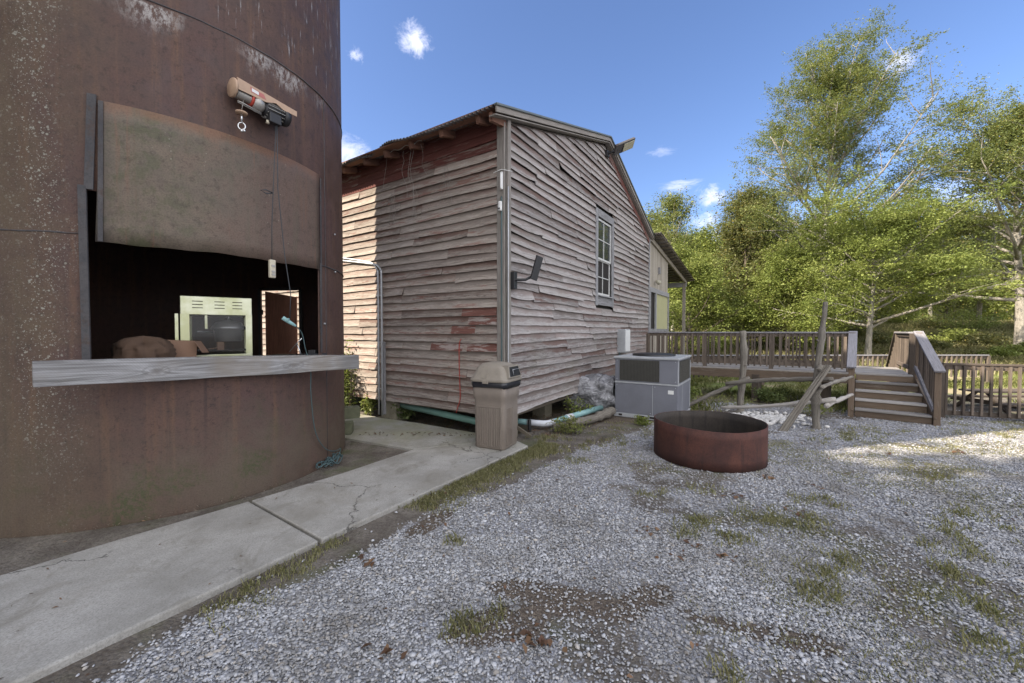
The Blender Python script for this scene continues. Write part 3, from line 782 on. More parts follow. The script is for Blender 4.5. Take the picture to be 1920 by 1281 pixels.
for hz in (2.05, .6):
    b = MB(); b.box(sp(95, SR + .0, hz), (.05, .02, .09)); S(b, 'hinge', M['iron'], parent=dr)

# ------------------------------------------------------------------ electric hoist on the silo
ht = empty('electric_hoist', sp(-31, SR, 4.0), label='faded orange electric cable hoist with dark motor bolted high on the silo', cat='hoist')
def HP(a, out, z): return sp(a, SR + out, z)
def HB(b, name, mat_, parent=None, **k):
    o = b.build(name, mat_, None, **k); o.parent = parent or ht
    o.matrix_parent_inverse = Matrix.Translation(-Vector(ht.location)) if parent is None else Matrix.Identity(4); return o
hd = (sp(-24, 1, 0) - sp(-38, 1, 0)).normalized(); hn = (sp(-31, 1, 0) - SC).normalized()
HC = sp(-31, SR + .12, 4.02)
def hp(t, o, z): return HC + hd * t + hn * o + V(0, 0, z)
b = MB()
prof = [(-.27, .11), (-.27, .02), (-.05, .005), (.05, .03), (.16, .05), (.28, .03), (.28, -.01), (.16, .0)]
poly = [(-.28, .11), (.30, .055), (.30, .0), (.16, .0), (.08, .035), (-.02, .0), (-.28, -.0)]
vs = [hp(t, o_, z) for o_ in (.09, .097) for t, z in poly]; n = len(poly)
b.add(vs, [tuple(range(n)), tuple(range(2 * n - 1, n - 1, -1))] + [(i, n + i, n + (i + 1) % n, (i + 1) % n) for i in range(n)], [(v.x, v.y, v.z) for v in vs])
vs = [hp(t, o_, z) for o_ in (-.1, .09) for t, z in ((-.28, .11), (.30, .055), (.30, .048), (-.28, .103))]
b.add(vs, [(0, 3, 2, 1), (4, 5, 6, 7), (0, 1, 5, 4), (1, 2, 6, 5), (2, 3, 7, 6), (3, 0, 4, 7)], [(v.x, v.y, v.z) for v in vs])
br = HB(b, 'bracket', M['orange'], bevel=.002)
b = MB(); b.lathe(hp(-.30, .02, .03), [(0, 0), (.085, 0), (.09, .006), (.09, .02), (.085, .026), (0, .026)], 24, ax=hd); HB(b, 'end_plate', M['orange'])
b = MB()
vs = [hp(t, .0985, z) for t, z in ((-.17, .078), (-.04, .064), (-.02, .02), (-.16, .03))]; b.add(vs, [(0, 3, 2, 1)], vs); HB(b, 'label_patch', M['pink'], parent=br)
b = MB(); vs = [hp(t, .0995, z) for t, z in ((-.155, .07), (-.09, .063), (-.09, .032), (-.155, .038))]; b.add(vs, [(0, 3, 2, 1)], vs); HB(b, 'sticker', M['white'], parent=br)
b = MB(); b.lathe(hp(-.27, .02, -.0), [(0, 0), (.04, 0), (.055, .01), (.055, .015)] + [(.05 + .004 * (i % 2), .02 + i * .008) for i in range(14)] + [(.055, .14), (0, .14)], 20, ax=hd); HB(b, 'cable_drum', M['alu'])
b = MB(); b.lathe(hp(-.14, .02, .0), [(.0, 0), (.07, 0), (.072, .02), (.0, .02)], 20, ax=hd); HB(b, 'cable_guide', M['redband'])
b = MB(); b.lathe(hp(-.12, .02, -.02), [(0, 0), (.06, 0), (.075, .02), (.082, .05), (.07, .085), (.05, .11), (0, .11)], 16, ax=hd); HB(b, 'gearbox', M['alu'], bevel=.004)
b = MB(); b.lathe(hp(-.01, .02, -.035), [(0, 0), (.07, 0), (.07, .2), (.0, .2)], 20, ax=hd)
mo = HB(b, 'motor', M['black'])
for k in range(13):
    a = math.radians(-160 + k * 25)
    y_ = hn * math.cos(a) + V(0, 0, 1) * math.sin(a)
    b = MB(); b.beam(hp(.0, .02, -.035) + y_ * .078, hp(.17, .02, -.035) + y_ * .078, .004, .016, up=y_); HB(b, 'cooling_fin', M['alu'], parent=mo)
b = MB(); b.lathe(hp(.18, .02, -.035), [(.0, 0), (.085, 0), (.088, .03), (.08, .06), (0, .065)], 20, ax=hd); HB(b, 'fan_cover', M['black'])
b = MB(); b.box(hp(.07, .07, -.125), (.12, .07, .10), math.atan2(hd.y, hd.x)); HB(b, 'switch_box', M['black'], bevel=.008)
b = MB(); b.lathe(hp(.01, .06, -.19), [(0, 0), (.016, 0), (.016, .03), (0, .03)], 10, ax=(.2, 0, 1)); HB(b, 'cable_gland', M['cream'])
b = MB(); b.tube([hp(-.27, .07, -.10), hp(-.24, .09, -.11), hp(-.05, .06, -.115)], .006, 6); b.tube([hp(-.27, .07, -.112), hp(-.05, .06, -.128)], .005, 6); HB(b, 'limit_lever', M['alu'])
hk = HP(-36.7, .14, 3.85)
b = MB(); b.tube([hp(-.2, .03, -.05), hk + V(0, 0, .01)], .004, 6); HB(b, 'lifting_cable', M['alu'])
b = MB(); b.lathe(hk, [(0, -.012), (.05, -.01), (.052, .005), (.02, .014), (0, .014)], 20); hw = HB(b, 'hook_block', M['orange'])
b = MB(); b.tube([hk, hk + V(0, 0, -.09)], [.012, .009], 8)
b.tube([hk + V(math.cos(t) * .03, math.cos(t) * .01, -.13 + math.sin(t) * .035) for t in [math.radians(x) for x in range(90, 451, 30)]], .007, 8); HB(b, 'hook', M['chrome'], parent=hw)
b = MB(); b.lathe(hk + V(0, .0, -.175), [(0, -.015), (.014, -.01), (.014, .01), (0, .014)], 8); b.lathe(hk + V(.025, 0, -.175), [(0, -.012), (.012, -.01), (.012, .01), (0, .012)], 8); HB(b, 'shackle', M['chrome'], parent=hw)
# pendant control hanging in front of the hatch
pc = sp(-29.2, SR + .12, 2.36)
b = MB(); b.tube([hp(.09, .07, -.17), sp(-29.3, SR + .17, 3.2), sp(-29.4, SR + .14, 2.8), pc + V(0, 0, .1)], .0045, 6); HB(b, 'control_cable', M['cordblk'])
b = MB(); b.tube([sp(-29.3, SR + .15, 3.15), sp(-31, SR + .15, 3.16), sp(-32.5, SR + .15, 3.14), sp(-31, SR + .15, 3.125), sp(-29, SR + .15, 3.145)], .006, 6); HB(b, 'cable_tie', M['cordblk'])
b = MB(); yaw = math.atan2(hd.y, hd.x)
b.box(pc + V(0, 0, -.0), (.06, .045, .19), yaw); pd = HB(b, 'pendant_control', M['cream'], bevel=.01)
for dz in (.03, -.03, -.06):
    b = MB(); b.box(pc + hn * .025 + V(0, 0, dz), (.035, .012, .02), yaw); HB(b, 'button', M['alu'], parent=pd)

# power cord from the hoist down to the ground
cd = empty('power_cord', (-2.4, 4.9, 0), label='long dark power cord with teal plug trailing from hoist to ground coil', cat='cord')
cd_off = Matrix.Translation(-Vector((-2.4, 4.9, 0)))
def CDB(b, name, mat_):
    o = b.build(name, mat_, None); o.parent = cd; o.matrix_parent_inverse = cd_off; return o
plug = sp(-25.2, SR + .18, 1.80)
b = MB(); b.tube([hp(.10, .07, -.17), sp(-28.2, SR + .18, 3.2), sp(-26.8, SR + .2, 2.5), sp(-25.2, SR + .2, 2.1), plug + V(0, 0, .04)], .005, 6); CDB(b, 'upper_cord', M['cordblk'])
b = MB(); b.tube([plug + V(-.06, -.03, .05), plug, plug + V(.05, .03, -.04)], [.022, .02, .012], 10); b.box(plug + V(-.005, -.03, .03), (.02, .03, .03)); CDB(b, 'plug', M['teal'])
pts = [plug + V(.05, .03, -.04), sp(-21.5, SR + .19, 1.68), sp(-20, SR + .17, 1.52), sp(-19, SR + .155, 1.45), sp(-18, SR + .17, 1.30), sp(-16, SR + .10, .95), sp(-13, SR + .06, .5), sp(-8, SR + .05, .25), sp(-2, SR + .06, .14), sp(4, SR + .06, .12)]
def catm(pts, k=6):
    out = []
    P = [pts[0]] + pts + [pts[-1]]
    for i in range(1, len(P) - 2):
        for j in range(k):
            t = j / k; a, b_, c_, d = P[i - 1], P[i], P[i + 1], P[i + 2]
            out.append(.5 * ((2 * b_) + (c_ - a) * t + (2 * a - 5 * b_ + 4 * c_ - d) * t * t + (3 * b_ - 3 * c_ + d - a) * t ** 3))
    out.append(pts[-1]); return out
b = MB(); b.tube(catm([Vector(p) for p in pts]), .0055, 6); CDB(b, 'lower_cord', M['cordteal'])
co = []
for i in range(60):
    t = i * .52; r = .09 + .07 * math.sin(i * .83) + .035 * math.cos(i * 2.3)
    co.append(V(-2.33 + math.cos(t) * r * .75, 5.03 + math.sin(t) * r * 1.6, .02 + .07 * abs(math.sin(i * 1.7))))
b = MB(); b.tube(catm([sp(4, SR + .06, .12)] + co, 3), .0065, 6); CDB(b, 'cord_coil', M['cordteal'])

# ------------------------------------------------------------------ things on the hatch counter
pmx = empty('popcorn_machine', (-2.98, 4.42, 1.39), label='glass-sided popcorn machine with slotted steel hood on the silo hatch counter', cat='popcorn machine')
pmr = math.radians(-1)
pmx.location = (-3.22, 4.35, 1.39); pmx.rotation_euler = (0, 0, math.radians(36))
W_, D_, H_ = .63, .42, .69
# local frame: x = along the front, y = to the back
def PB(b, name, mat_, parent=None, **k):
    o = b.build(name, mat_, parent or pmx, **k); return o
b = MB(); b.box((0, D_ / 2, H_ - .10), (W_, D_, .20)); hood = PB(b, 'hood', M['ysteel'], bevel=.006)
for gxx in (-.17, .02, .18):
    for k in range(3):
        b = MB(); b.box((gxx, -.001, H_ - .055 - k * .035), (.09, .004, .008)); PB(b, 'vent_slot', M['dark'], parent=hood)
b = MB(); b.box((0, D_ / 2, .03), (W_, D_, .06)); PB(b, 'base', M['ysteel'], bevel=.004)
for sx_, wd in ((-1, .075), (1, .06)):
    for yy in (.015, D_ - .015):
        b = MB(); b.box((sx_ * (W_ / 2 - wd / 2), yy, .28), (wd, .03, .44)); PB(b, 'corner_post', M['ysteel'])
b = MB(); b.box((0, .012, .28), (W_ - .16, .005, .44)); PB(b, 'front_glass', M['glass'])
for sx_ in (-1, 1):
    b = MB(); b.box((sx_ * (W_ / 2 - .008), D_ / 2, .28), (.005, D_ - .06, .44)); PB(b, 'side_glass', M['glass'])
b = MB(); b.box((-.10, .02, .42), (.022, .012, .16)); PB(b, 'door_handle', M['ysteel'])
b = MB(); b.lathe((.10, .2, .20), [(0, 0), (.125, 0), (.13, .01), (.13, .13), (.17, .14), (.165, .16), (.12, .215), (.05, .24), (0, .245)], 28); PB(b, 'kettle', M['kettle'])
b = MB(); b.tube([(.10, .2, .43), (.10, .2, .52)], .015, 8); PB(b, 'kettle_hanger', M['kettle'])
b = MB(); b.tube([(-.05, .2, .30), (-.15, .12, .31), (-.18, .1, .31)], .009, 8); PB(b, 'kettle_arm', M['kettle'])
b = MB(); b.box((0, D_ / 2, .10), (W_ - .1, D_ - .06, .01)); PB(b, 'popcorn_tray', M['dark'])
b = MB(); b.tube([(-.2, .1, .13), (-.13, .08, .115), (-.05, .08, .12), (0.0, .08, .14)], .006, 6); b.box((.02, .1, .15), (.07, .02, .09), .5); PB(b, 'scoop', M['cardb'])
b = MB(); b.box((-W_ / 2 - .03, .02, .26), (.03, .05, .48)); PB(b, 'side_post', M['ysteel'], bevel=.003)

# heap of canvas on the counter
def heap(name, loc, size, mat_, label, cat, seed, rz=0):
    rr = random.Random(seed); b = MB(); n, k = 36, 12; vs = []; wc = []
    for j in range(k + 1):
        t = j / k
        for i in range(n):
            a = 2 * math.pi * i / n
            fold = 1 + .17 * math.sin(i * 2.1 + seed + t) * (1 - t * .3) + .10 * math.sin(i * 1.3 + j * .5) + .05 * rr.uniform(-1, 1)
            rr_ = (1 - t ** 5) ** .5 * fold if j < k else 0
            z = size[2] * (t ** .8) * (1 + .18 * math.sin(a * 2 + seed))
            vs.append((math.cos(a) * size[0] * rr_, math.sin(a) * size[1] * rr_, z)); wc.append((vs[-1][0], vs[-1][1], z))
    fs = [(j * n + i, j * n + (i + 1) % n, (j + 1) * n + (i + 1) % n, (j + 1) * n + i) for j in range(k) for i in range(n)]
    b.add(vs, fs, wc, .5, True); o = b.build(name, mat_, loc=loc); o.rotation_euler = (0, 0, rz); tag(o, label, cat); return o
heap('canvas_bag', (-3.58, 3.86, 1.39), (.20, .13, .23), M['canvas'], 'crumpled brown canvas bag at the left end of the hatch counter', 'bag', 1, .5)
b = MB(); b.box((0, 0, .11), (.24, .16, .22)); b.beam((.12, -.08, .22), (.19, -.12, .10), .15, .004, up=(0, 0, 1))
bx_ = b.build('cardboard_box', M['cardb'], loc=(-3.46, 4.14, 1.39), bevel=.012); bx_.rotation_euler = (0, .06, .8); tag(bx_, 'small brown cardboard box between the canvas bag and the popcorn machine', 'box')
tr = empty('phone_stand', (-2.58, 4.82, 1.39), label='small metal tripod stand with clutter beside the brown door on the counter', cat='stand')
b = MB(); b.lathe((0, 0, 0), [(0, 0), (.09, 0), (.085, .012), (.02, .02), (0, .02)], 20); b.build('stand_base', M['galv'], tr)
b = MB(); b.tube([(.02, 0, .02), (-.03, 0, .17)], .008, 8); b.build('leg', M['chrome'], tr)
b = MB(); b.tube([(-.12, .0, .07), (-.03, 0, .17), (.03, .0, .23)], .006, 8); b.build('arm', M['chrome'], tr)
b = MB(); b.box((0, 0, .02), (.34, .16, .035)); b.box((.05, .02, .055), (.12, .09, .05), .4)
o = b.build('tool_tray', M['black'], loc=(-2.50, 4.95, 1.39), bevel=.008); o.rotation_euler = (0, 0, 1.2); tag(o, 'black tray of odds and ends at the right end of the hatch counter', 'tray')

# mossy concrete blocks stacked against the silo
for k, (z, dx_, dy_, lab) in enumerate([(.13, 0, 0, 'mossy concrete block on the pad beside the silo, under the other block'), (.33, .02, .25, 'mossy concrete block resting higher and further back behind the silo edge')]):
    b = MB(); b.box((0, 0, 0), (.40, .19, .19)); b.box((.203, 0, .0), (.012, .15, .15))
    o = b.build('concrete_block', M['cblock'], loc=(-2.62 + dx_ - .2, 6.45 + dy_, z), bevel=.012); o.rotation_euler = (0, 0, .15 + .3 * k); tag(o, lab, 'concrete block', 'concrete blocks by the silo')

# ------------------------------------------------------------------ timber house
HC0 = Vector((-.12, 6.12, 0)); E1 = Vector((.55, .8355, 0)); N1 = Vector((.8355, -.55, 0))
house = empty('timber_house', HC0, label='weathered clapboard building with peeling red paint, raised on piers', cat='house')
house.matrix_world = Matrix(((E1.x, N1.x, 0, HC0.x), (E1.y, N1.y, 0, HC0.y), (0, 0, 1, 0), (0, 0, 0, 1)))
# note: local x = s along the gable wall, local y = w outward from it (left-handed, so mirror instead)
house.matrix_world = Matrix.Translation(HC0) @ Matrix.Rotation(math.atan2(E1.y, E1.x), 4, 'Z')
# local frame now: x = s (along the gable wall), y = -w.  hl() converts (s, w, z)
def hl(s, w, z): return Vector((s, -w, z))
def HBd(b, name, mat_, parent=None, **k): return b.build(name, mat_, parent or house, **k)
def roof_z(s): return 5.037 + .306 * s if s < 4.27 else 6.344 - .36 * (s - 4.27)
ZB, EXPO = .386, .142
def boards(b, frame, s0, s1, z0, z1, top=None, rr=None, holes=(), lap=.02, curl=.012, step=.11, mi=lambda z, s: 0, expo=EXPO, sag=None):
    """overlapping clapboards; frame(s, out, z) gives a point"""
    n = int(round((z1 - z0) / expo))
    for k in range(n):
        zb = z0 + k * expo; zt = zb + expo + .025
        # planks with random joints
        cuts = [s0]; s = s0 + rr.uniform(.6, 3.6)
        while s < s1 - .4: cuts.append(s); s += rr.uniform(1.2, 4.2)
        cuts.append(s1)
        segs = []
        for a, c_ in zip(cuts[:-1], cuts[1:]):
            parts = [(a, c_)]
            for (h0, h1, hz0, hz1) in holes:
                if zb + expo > hz0 and zb < hz1:
                    np_ = []
                    for (p, q) in parts:
                        if q <= h0 or p >= h1: np_.append((p, q))
                        else:
                            if p < h0: np_.append((p, h0))
                            if q > h1: np_.append((h1, q))
                    parts = np_
            segs += parts
        drift = rr.uniform(-.006, .006)
        for (a, c_) in segs:
            if c_ - a < .03: continue
            m = max(1, int((c_ - a) / step)); off = (rr.uniform(0, 90), float(rr.randint(0, 90))); vs = []; wc = []
            e0 = rr.uniform(-1, 1) * curl * 1.3; e1_ = rr.uniform(-1, 1) * curl * 1.3; bow = rr.uniform(-1, 1) * curl
            tilt = rr.uniform(.85, 1.3) * lap; endlift0 = max(0, rr.gauss(0, .012)); endlift1 = max(0, rr.gauss(0, .012))
            okz = False
            for i in range(m + 1):
                t = i / m; s = a + .002 + (c_ - a - .004) * t
                warp = e0 * (1 - t) ** 3 + e1_ * t ** 3 + bow * math.sin(math.pi * t) + rr.uniform(-.0035, .0035)
                o_ = tilt + endlift0 * (1 - t) ** 6 + endlift1 * t ** 6 + .003 * math.sin(s * 3 + k)
                dz = sag(s, zb) if sag else 0
                b0 = zb + warp + drift + dz; t0 = zt + dz
                if top:
                    lim = top(s); b0 = min(b0, lim - .004); t0 = min(t0, lim); okz = okz or (t0 - b0 > .02)
                else: okz = True
                sh = expo * .0
                for (o2, z) in ((o_, b0), (.004, t0), (o_ - .014, b0), (-.006, t0)):
                    vs.append(frame(s, o2, z)); wc.append((s + off[0], o2, (z - zb) + off[1] + .1))
            if not okz: continue
            fs = []
            for i in range(m):
                q = i * 4
                fs.append((q + 0, q + 4, q + 5, q + 1)); fs.append((q + 2, q + 6, q + 4, q + 0)); fs.append((q + 3, q + 7, q + 6, q + 2))
            fs.append((0, 1, 3, 2)); q = m * 4; fs.append((q, q + 2, q + 3, q + 1))
            b.add(vs, fs, wc, rr.random(), mi=mi(zb, (a + c_) / 2))
ra = random.Random(5)
# gable wall (right) : frame uses w = outward
WIN = (3.66, 4.84, 2.33, 4.52)
b = MB()
sagf = lambda s, z: .15 * (s / 8.3) ** 1.2 * max(0, 1 - (z - ZB) / 1.6)
boards(b, lambda s, o, z: hl(s, o, z), .09, 8.28, ZB, 6.4, top=lambda s: roof_z(s) - .16, rr=ra, holes=[WIN], lap=.040, curl=.022, sag=sagf)
HBd(b, 'gable_siding', M['siding_right'])
# eave wall (left): frame uses distance along -w
b = MB()
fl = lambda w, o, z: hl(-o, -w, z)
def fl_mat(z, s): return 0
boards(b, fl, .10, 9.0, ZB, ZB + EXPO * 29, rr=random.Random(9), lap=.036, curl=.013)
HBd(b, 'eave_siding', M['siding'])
# replaced, still red boards near the corner and the painted frieze
b = MB()
for (w0, w1, kz) in ((.12, .82, 11.02), (.12, .69, 10.02), (.12, 1.53, 7.02), (.55, 1.05, 9.02)):
    z = ZB + EXPO * kz
    vs = []; wc = []
    for w in (w0, w1):
        for o_, zz in ((.050, z), (.018, z + EXPO - .012), (.036, z), (.006, z + EXPO - .012)): vs.append(fl(w, o_, zz)); wc.append((w + kz * 7, o_, zz))
    b.add(vs, [(0, 4, 5, 1), (2, 6, 4, 0), (0, 1, 3, 2), (4, 6, 7, 5)], wc)
HBd(b, 'red_board', M['red_new'])
b = MB()
boards(b, fl, .10, 9.0, ZB + EXPO * 29, 5.02, rr=random.Random(12), lap=.02, curl=.004)
HBd(b, 'painted_frieze', M['red_board'])
# dark shell behind the boards, floor and joists
b = MB()
b.add([hl(s, w, z) for (s, w, z) in ((.03, -.03, ZB), (8.3, -.03, ZB), (8.3, -.03, 4.75), (4.27, -.03, 6.15), (.03, -.03, 4.9), (.03, -9, ZB), (.03, -9, 4.9), (8.3, -9, ZB), (8.3, -9, 4.75), (4.27, -9, 6.15))],
      [(0, 1, 2, 3, 4), (5, 6, 9, 8, 7), (0, 4, 6, 5), (1, 7, 8, 2), (0, 5, 7, 1)], [(0, 0, 0)] * 10)
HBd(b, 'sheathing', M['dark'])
b = MB()
for (s, w) in ((.16, -2.72), (.16, -5.6), (.25, -.2), (8.0, -.3)):
    b = MB(); b.box(hl(s, w, ZB / 2 - .03), (.30, .40, ZB + .07)); HBd(b, 'pier', M['pier'], bevel=.01)
for k, (s, w) in enumerate(((3.05, -.22), (2.2, -.55), (5.4, -.3))):
    b = MB(); b.box(hl(s, w, ZB / 2), (.16 if k == 0 else .3, .3, ZB + .3)); HBd(b, 'pier', M['pier'], bevel=.01)
b = MB()
b.beam(hl(.12, -.12, ZB - .005), hl(8.2, -.12, ZB + .10), .12, .15); b.beam(hl(.14, -.1, ZB + .02), hl(.14, -8.9, ZB + .02), .12, .14)
HBd(b, 'floor_joist', M['oldwood'])
# corner boards
b = MB()
b.beam(hl(.055, .04, ZB + .02), hl(.055, .04, 4.93), .085, .05, up=(0, 1, 0)); cb = HBd(b, 'corner_board', M['trim'], bevel=.006)
b = MB(); b.beam(hl(-.03, -.035, ZB), hl(-.03, -.035, 4.86), .035, .14, up=(0, 1, 0)); HBd(b, 'corner_board', M['trim'], bevel=.005)
b = MB(); b.beam(hl(8.33, .02, 1.0), hl(8.33, .02, 4.78), .08, .07, up=(0, 1, 0)); HBd(b, 'corner_board', M['wtrim'], bevel=.004)
# rafters, roof sheets, rake and flashing
rf = random.Random(4)
for i, w in enumerate((-.26, -1.0, -1.72, -2.35, -2.93, -3.6, -4.3, -5.0, -5.8, -6.6, -7.4, -8.2)):
    b = MB(); sl = .306
    b.beam(hl(-.33 + rf.uniform(0, .05), w, 4.855), hl(.35, w, 4.855 + sl * .68), .075, .11, up=(0, 0, 1)); HBd(b, 'rafter_tail', M['red_dark'], bevel=.004)
b = MB()
for j in range(3): b.beam(hl(-.30 + j * .25, .1, 4.935 + j * .0765), hl(-.30 + j * .25, -8.8, 4.955 + j * .0765), .19, .022, up=(0, 0, 1), jit=.004)
HBd(b, 'roof_sheathing', M['red_dark'])
def corr(b, s0, s1, w0, w1, zf, pitch=.076, amp=.011, nseg=6, ragged=None, th=.004):
    n = int(abs(w1 - w0) / pitch * 8); vs = []; wc = []
    for j in range(nseg + 1):
        for i in range(n + 1):
            w = w0 + (w1 - w0) * i / n; s = s0 + (s1 - s0) * j / nseg
            if ragged and j == 0: s += ragged(w)
            z = zf(s) + amp * math.sin(2 * math.pi * w / pitch) + (.01 * math.sin(w * 1.9 + j) if ragged else 0)
            if ragged: z += .06 * math.exp(-((w + 2.2) / .35) ** 2) * (1 - j / nseg) ** 2 - .03 * math.exp(-((w + 2.75) / .2) ** 2) * (1 - j / nseg) ** 2
            vs.append(hl(s, w, z)); wc.append((s, w, z))
    m = n + 1
    b.add(vs, [(j * m + i, j * m + i + 1, (j + 1) * m + i + 1, (j + 1) * m + i) for j in range(nseg) for i in range(n)], wc, .5, True)
b = MB()
corr(b, -.42, 4.27, .12, -9.3, roof_z, amp=.017, ragged=lambda w: (.07 * math.exp(-((w + 2.6) / .3) ** 2)) - .03 * math.exp(-((w + 1.9) / .3) ** 2))
corr(b, 4.27, 8.62, .12, -9.3, roof_z)
ro = HBd(b, 'metal_roof', M['roofmetal']); sm = ro.modifiers.new('thickness', 'SOLIDIFY'); sm.thickness = .004
b = MB()
for (a_, c_) in ((-.40, 4.27), (4.27, 8.5)):
    b.beam(hl(a_, .135, roof_z(a_) - .055), hl(c_, .135, roof_z(c_) - .055), .028, .08, up=(0, 0, 1))
    b.beam(hl(a_, .07, roof_z(a_) - .125), hl(c_, .07, roof_z(c_) - .125), .12, .018, up=(0, 0, 1))
HBd(b, 'rake_board', M['trim'], bevel=.004)
b = MB()
for (a_, c_) in ((-.43, 4.27), (4.27, 8.55)):
    b.beam(hl(a_, .15, roof_z(a_) + .004), hl(c_, .15, roof_z(c_) + .004), .055, .032, up=(0, 0, 1))
HBd(b, 'rake_flashing', M['drip'], bevel=.006)
b = MB()
a_, c_ = 4.5, 8.3
b.beam(hl(a_, .035, roof_z(a_) - .24), hl(c_, .035, roof_z(c_) - .24), .02, .16, up=(0, 0, 1)); HBd(b, 'painted_frieze', M['red_board'])
b = MB()
b.beam(hl(-.35, .0, 4.81), hl(.05, .0, 4.87), .06, .13, up=(0, 0, 1)); HBd(b, 'rafter_tail', M['red_dark'], bevel=.005)
# window
s0, s1, z0, z1 = WIN
b = MB(); o_ = .035
b.beam(hl(s0 + .05, o_, z0 - .02), hl(s0 + .05, o_, z1 + .03), .13, .035, up=(0, 1, 0)); b.beam(hl(s1 - .05, o_, z0 - .02), hl(s1 - .05, o_, z1 + .03), .13, .035, up=(0, 1, 0))
b.beam(hl(s0 + .12, o_ + .001, z1 - .06), hl(s1 - .12, o_ + .001, z1 - .06), .04, .17, up=(0, 0, 1)); b.beam(hl(s0 + .12, o_ - .003, z0 + .09), hl(s1 - .12, o_ - .003, z0 + .09), .04, .19, up=(0, 0, 1))
b.beam(hl(s0 + .1, o_ + .03, z0 + .205), hl(s1 - .1, o_ + .03, z0 + .205), .1, .03, up=(0, 0, 1))
win = HBd(b, 'window', M['wtrim'], bevel=.004)
def sash(za, zb, o, nm):
    b = MB(); L, Rr = s0 + .13, s1 - .13
    for s in (L, Rr): b.beam(hl(s, o, za), hl(s, o, zb), .05, .03, up=(0, 1, 0))
    for z in (za, zb): b.beam(hl(L, o + .001, z), hl(Rr, o + .001, z), .03, .045, up=(0, 0, 1))
    b.beam(hl((L + Rr) / 2, o, za), hl((L + Rr) / 2, o, zb), .02, .018, up=(0, 1, 0)); b.beam(hl(L, o - .001, (za + zb) / 2), hl(Rr, o - .001, (za + zb) / 2), .018, .02, up=(0, 0, 1))
    HBd(b, 'sash', M['sash'], parent=win)
    b = MB(); b.quad(hl(L, o - .006, za), hl(Rr, o - .006, za), hl(Rr, o - .006, zb), hl(L, o - .006, zb)); HBd(b, 'pane', M['wglass'], parent=win)
sash(3.42, 4.33, .0, 'u'); sash(2.60, 3.40, -.025, 'l')
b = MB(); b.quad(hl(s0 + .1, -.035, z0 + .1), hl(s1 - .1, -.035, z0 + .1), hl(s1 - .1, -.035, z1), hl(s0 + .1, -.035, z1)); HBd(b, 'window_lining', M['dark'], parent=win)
# conduits on the eave wall
b = MB()
for k, (w, zt) in enumerate(((-2.90, 3.04), (-2.80, 2.98))):
    P = [hl(-.06, -4.2, 3.24 + .02 - k * .06), hl(-.06, w - .35, 3.06 + .02 - k * .05), hl(-.06, w - .12, 3.0 - k * .03), hl(-.06, w - .02, 2.86), hl(-.06, w, 2.6), hl(-.06, w, .1)]
    b = MB(); b.tube(catm(P, 4), .019 if k else .016, 8); HBd(b, 'conduit', M['galv'])
b = MB(); b.beam(hl(-.055, -2.74, .12), hl(-.055, -2.74, 1.5), .03, .045, up=(0, 1, 0)); HBd(b, 'conduit_cover', M['wtrim'])
for z in (.6, 1.5, 2.4):
    b = MB(); b.beam(hl(-.05, -2.95, z), hl(-.05, -2.75, z), .02, .012); HBd(b, 'pipe_clip', M['galv'])
b = MB(); b.tube(catm([hl(-.05, -.82, 1.58), hl(-.055, -.86, 1.5), hl(-.05, -.87, 1.2), hl(-.05, -.86, .9), hl(-.05, -.85, .6), hl(-.06, -.89, .46), hl(-.06, -.93, .35)], 4), .008, 6)
HBd(b, 'red_cable', M['redcord'])
b = MB(); b.tube([hl(-.055, -.01, z) for z in (3.75, 3, 2, 1, .45)], .011, 6); HBd(b, 'corner_cable', M['cordteal'])
b = MB()
b.tube([hl(.0, .075, z) for z in (3.9, 3, 2, 1.2, .5)], .012, 6); HBd(b, 'corner_conduit', M['galv'])

# camera, antenna and lamps fixed on the building: parts of it
def lampbox(name, c_, size, ang, tilt, mat_, lens):
    pass
b = MB(); b.box(hl(-.07, .0, 3.98), (.03, .035, .26)); b.tube([hl(-.09, -.14, 4.12), hl(-.07, 0, 4.15), hl(-.02, .16, 4.1)], .006, 6); b.tube([hl(-.085, .0, 4.08), hl(-.085, .0, 3.86)], .014, 8)
sw = HBd(b, 'sensor', M['white'], bevel=.004)
b = MB(); b.box(hl(-.08, -.02, 3.60), (.05, .06, .15)); sc_cam = HBd(b, 'security_camera', M['white'], bevel=.02)
b = MB(); b.lathe(hl(-.106, -.02, 3.56), [(0, 0), (.016, 0), (.014, -.004), (0, -.005)], 12, ax=(1, 0, 0)); HBd(b, 'lens', M['black'], parent=sc_cam)
# gable floodlight
b = MB(); fc = hl(4.33, .32, 6.02)
b.box(hl(4.3, .06, 5.98), (.16, .06, .14)); b.tube([hl(4.3, .08, 5.98), hl(4.33, .2, 6.02), hl(4.35, .3, 6.05)], .03, 8); mnt = HBd(b, 'floodlight_mount', M['black'], bevel=.004)
b = MB(); b.beam(hl(4.3, .24, 6.02), hl(4.75, .55, 6.30), .26, .06, up=(.0, .75, .66)); fl_ = HBd(b, 'floodlight', M['iron'], bevel=.008)
b = MB(); b.beam(hl(4.47, .40, 6.095), hl(4.72, .57, 6.25), .20, .01, up=(.0, .75, .66)); HBd(b, 'lens', M['lens'], parent=fl_)
b = MB(); b.beam(hl(.12, .1, 2.36), hl(.12, .1, 2.62), .09, .07, up=(0, 1, 0)); b.tube([hl(.12, .12, 2.5), hl(.2, .26, 2.5), hl(.3, .33, 2.56)], .022, 8)
sf = HBd(b, 'lamp_arm', M['black'], bevel=.006)
b = MB(); b.beam(hl(.27, .36, 2.50), hl(.33, .44, 2.86), .035, .13, up=(.9, -.3, 0)); HBd(b, 'floodlight', M['black'], bevel=.006)
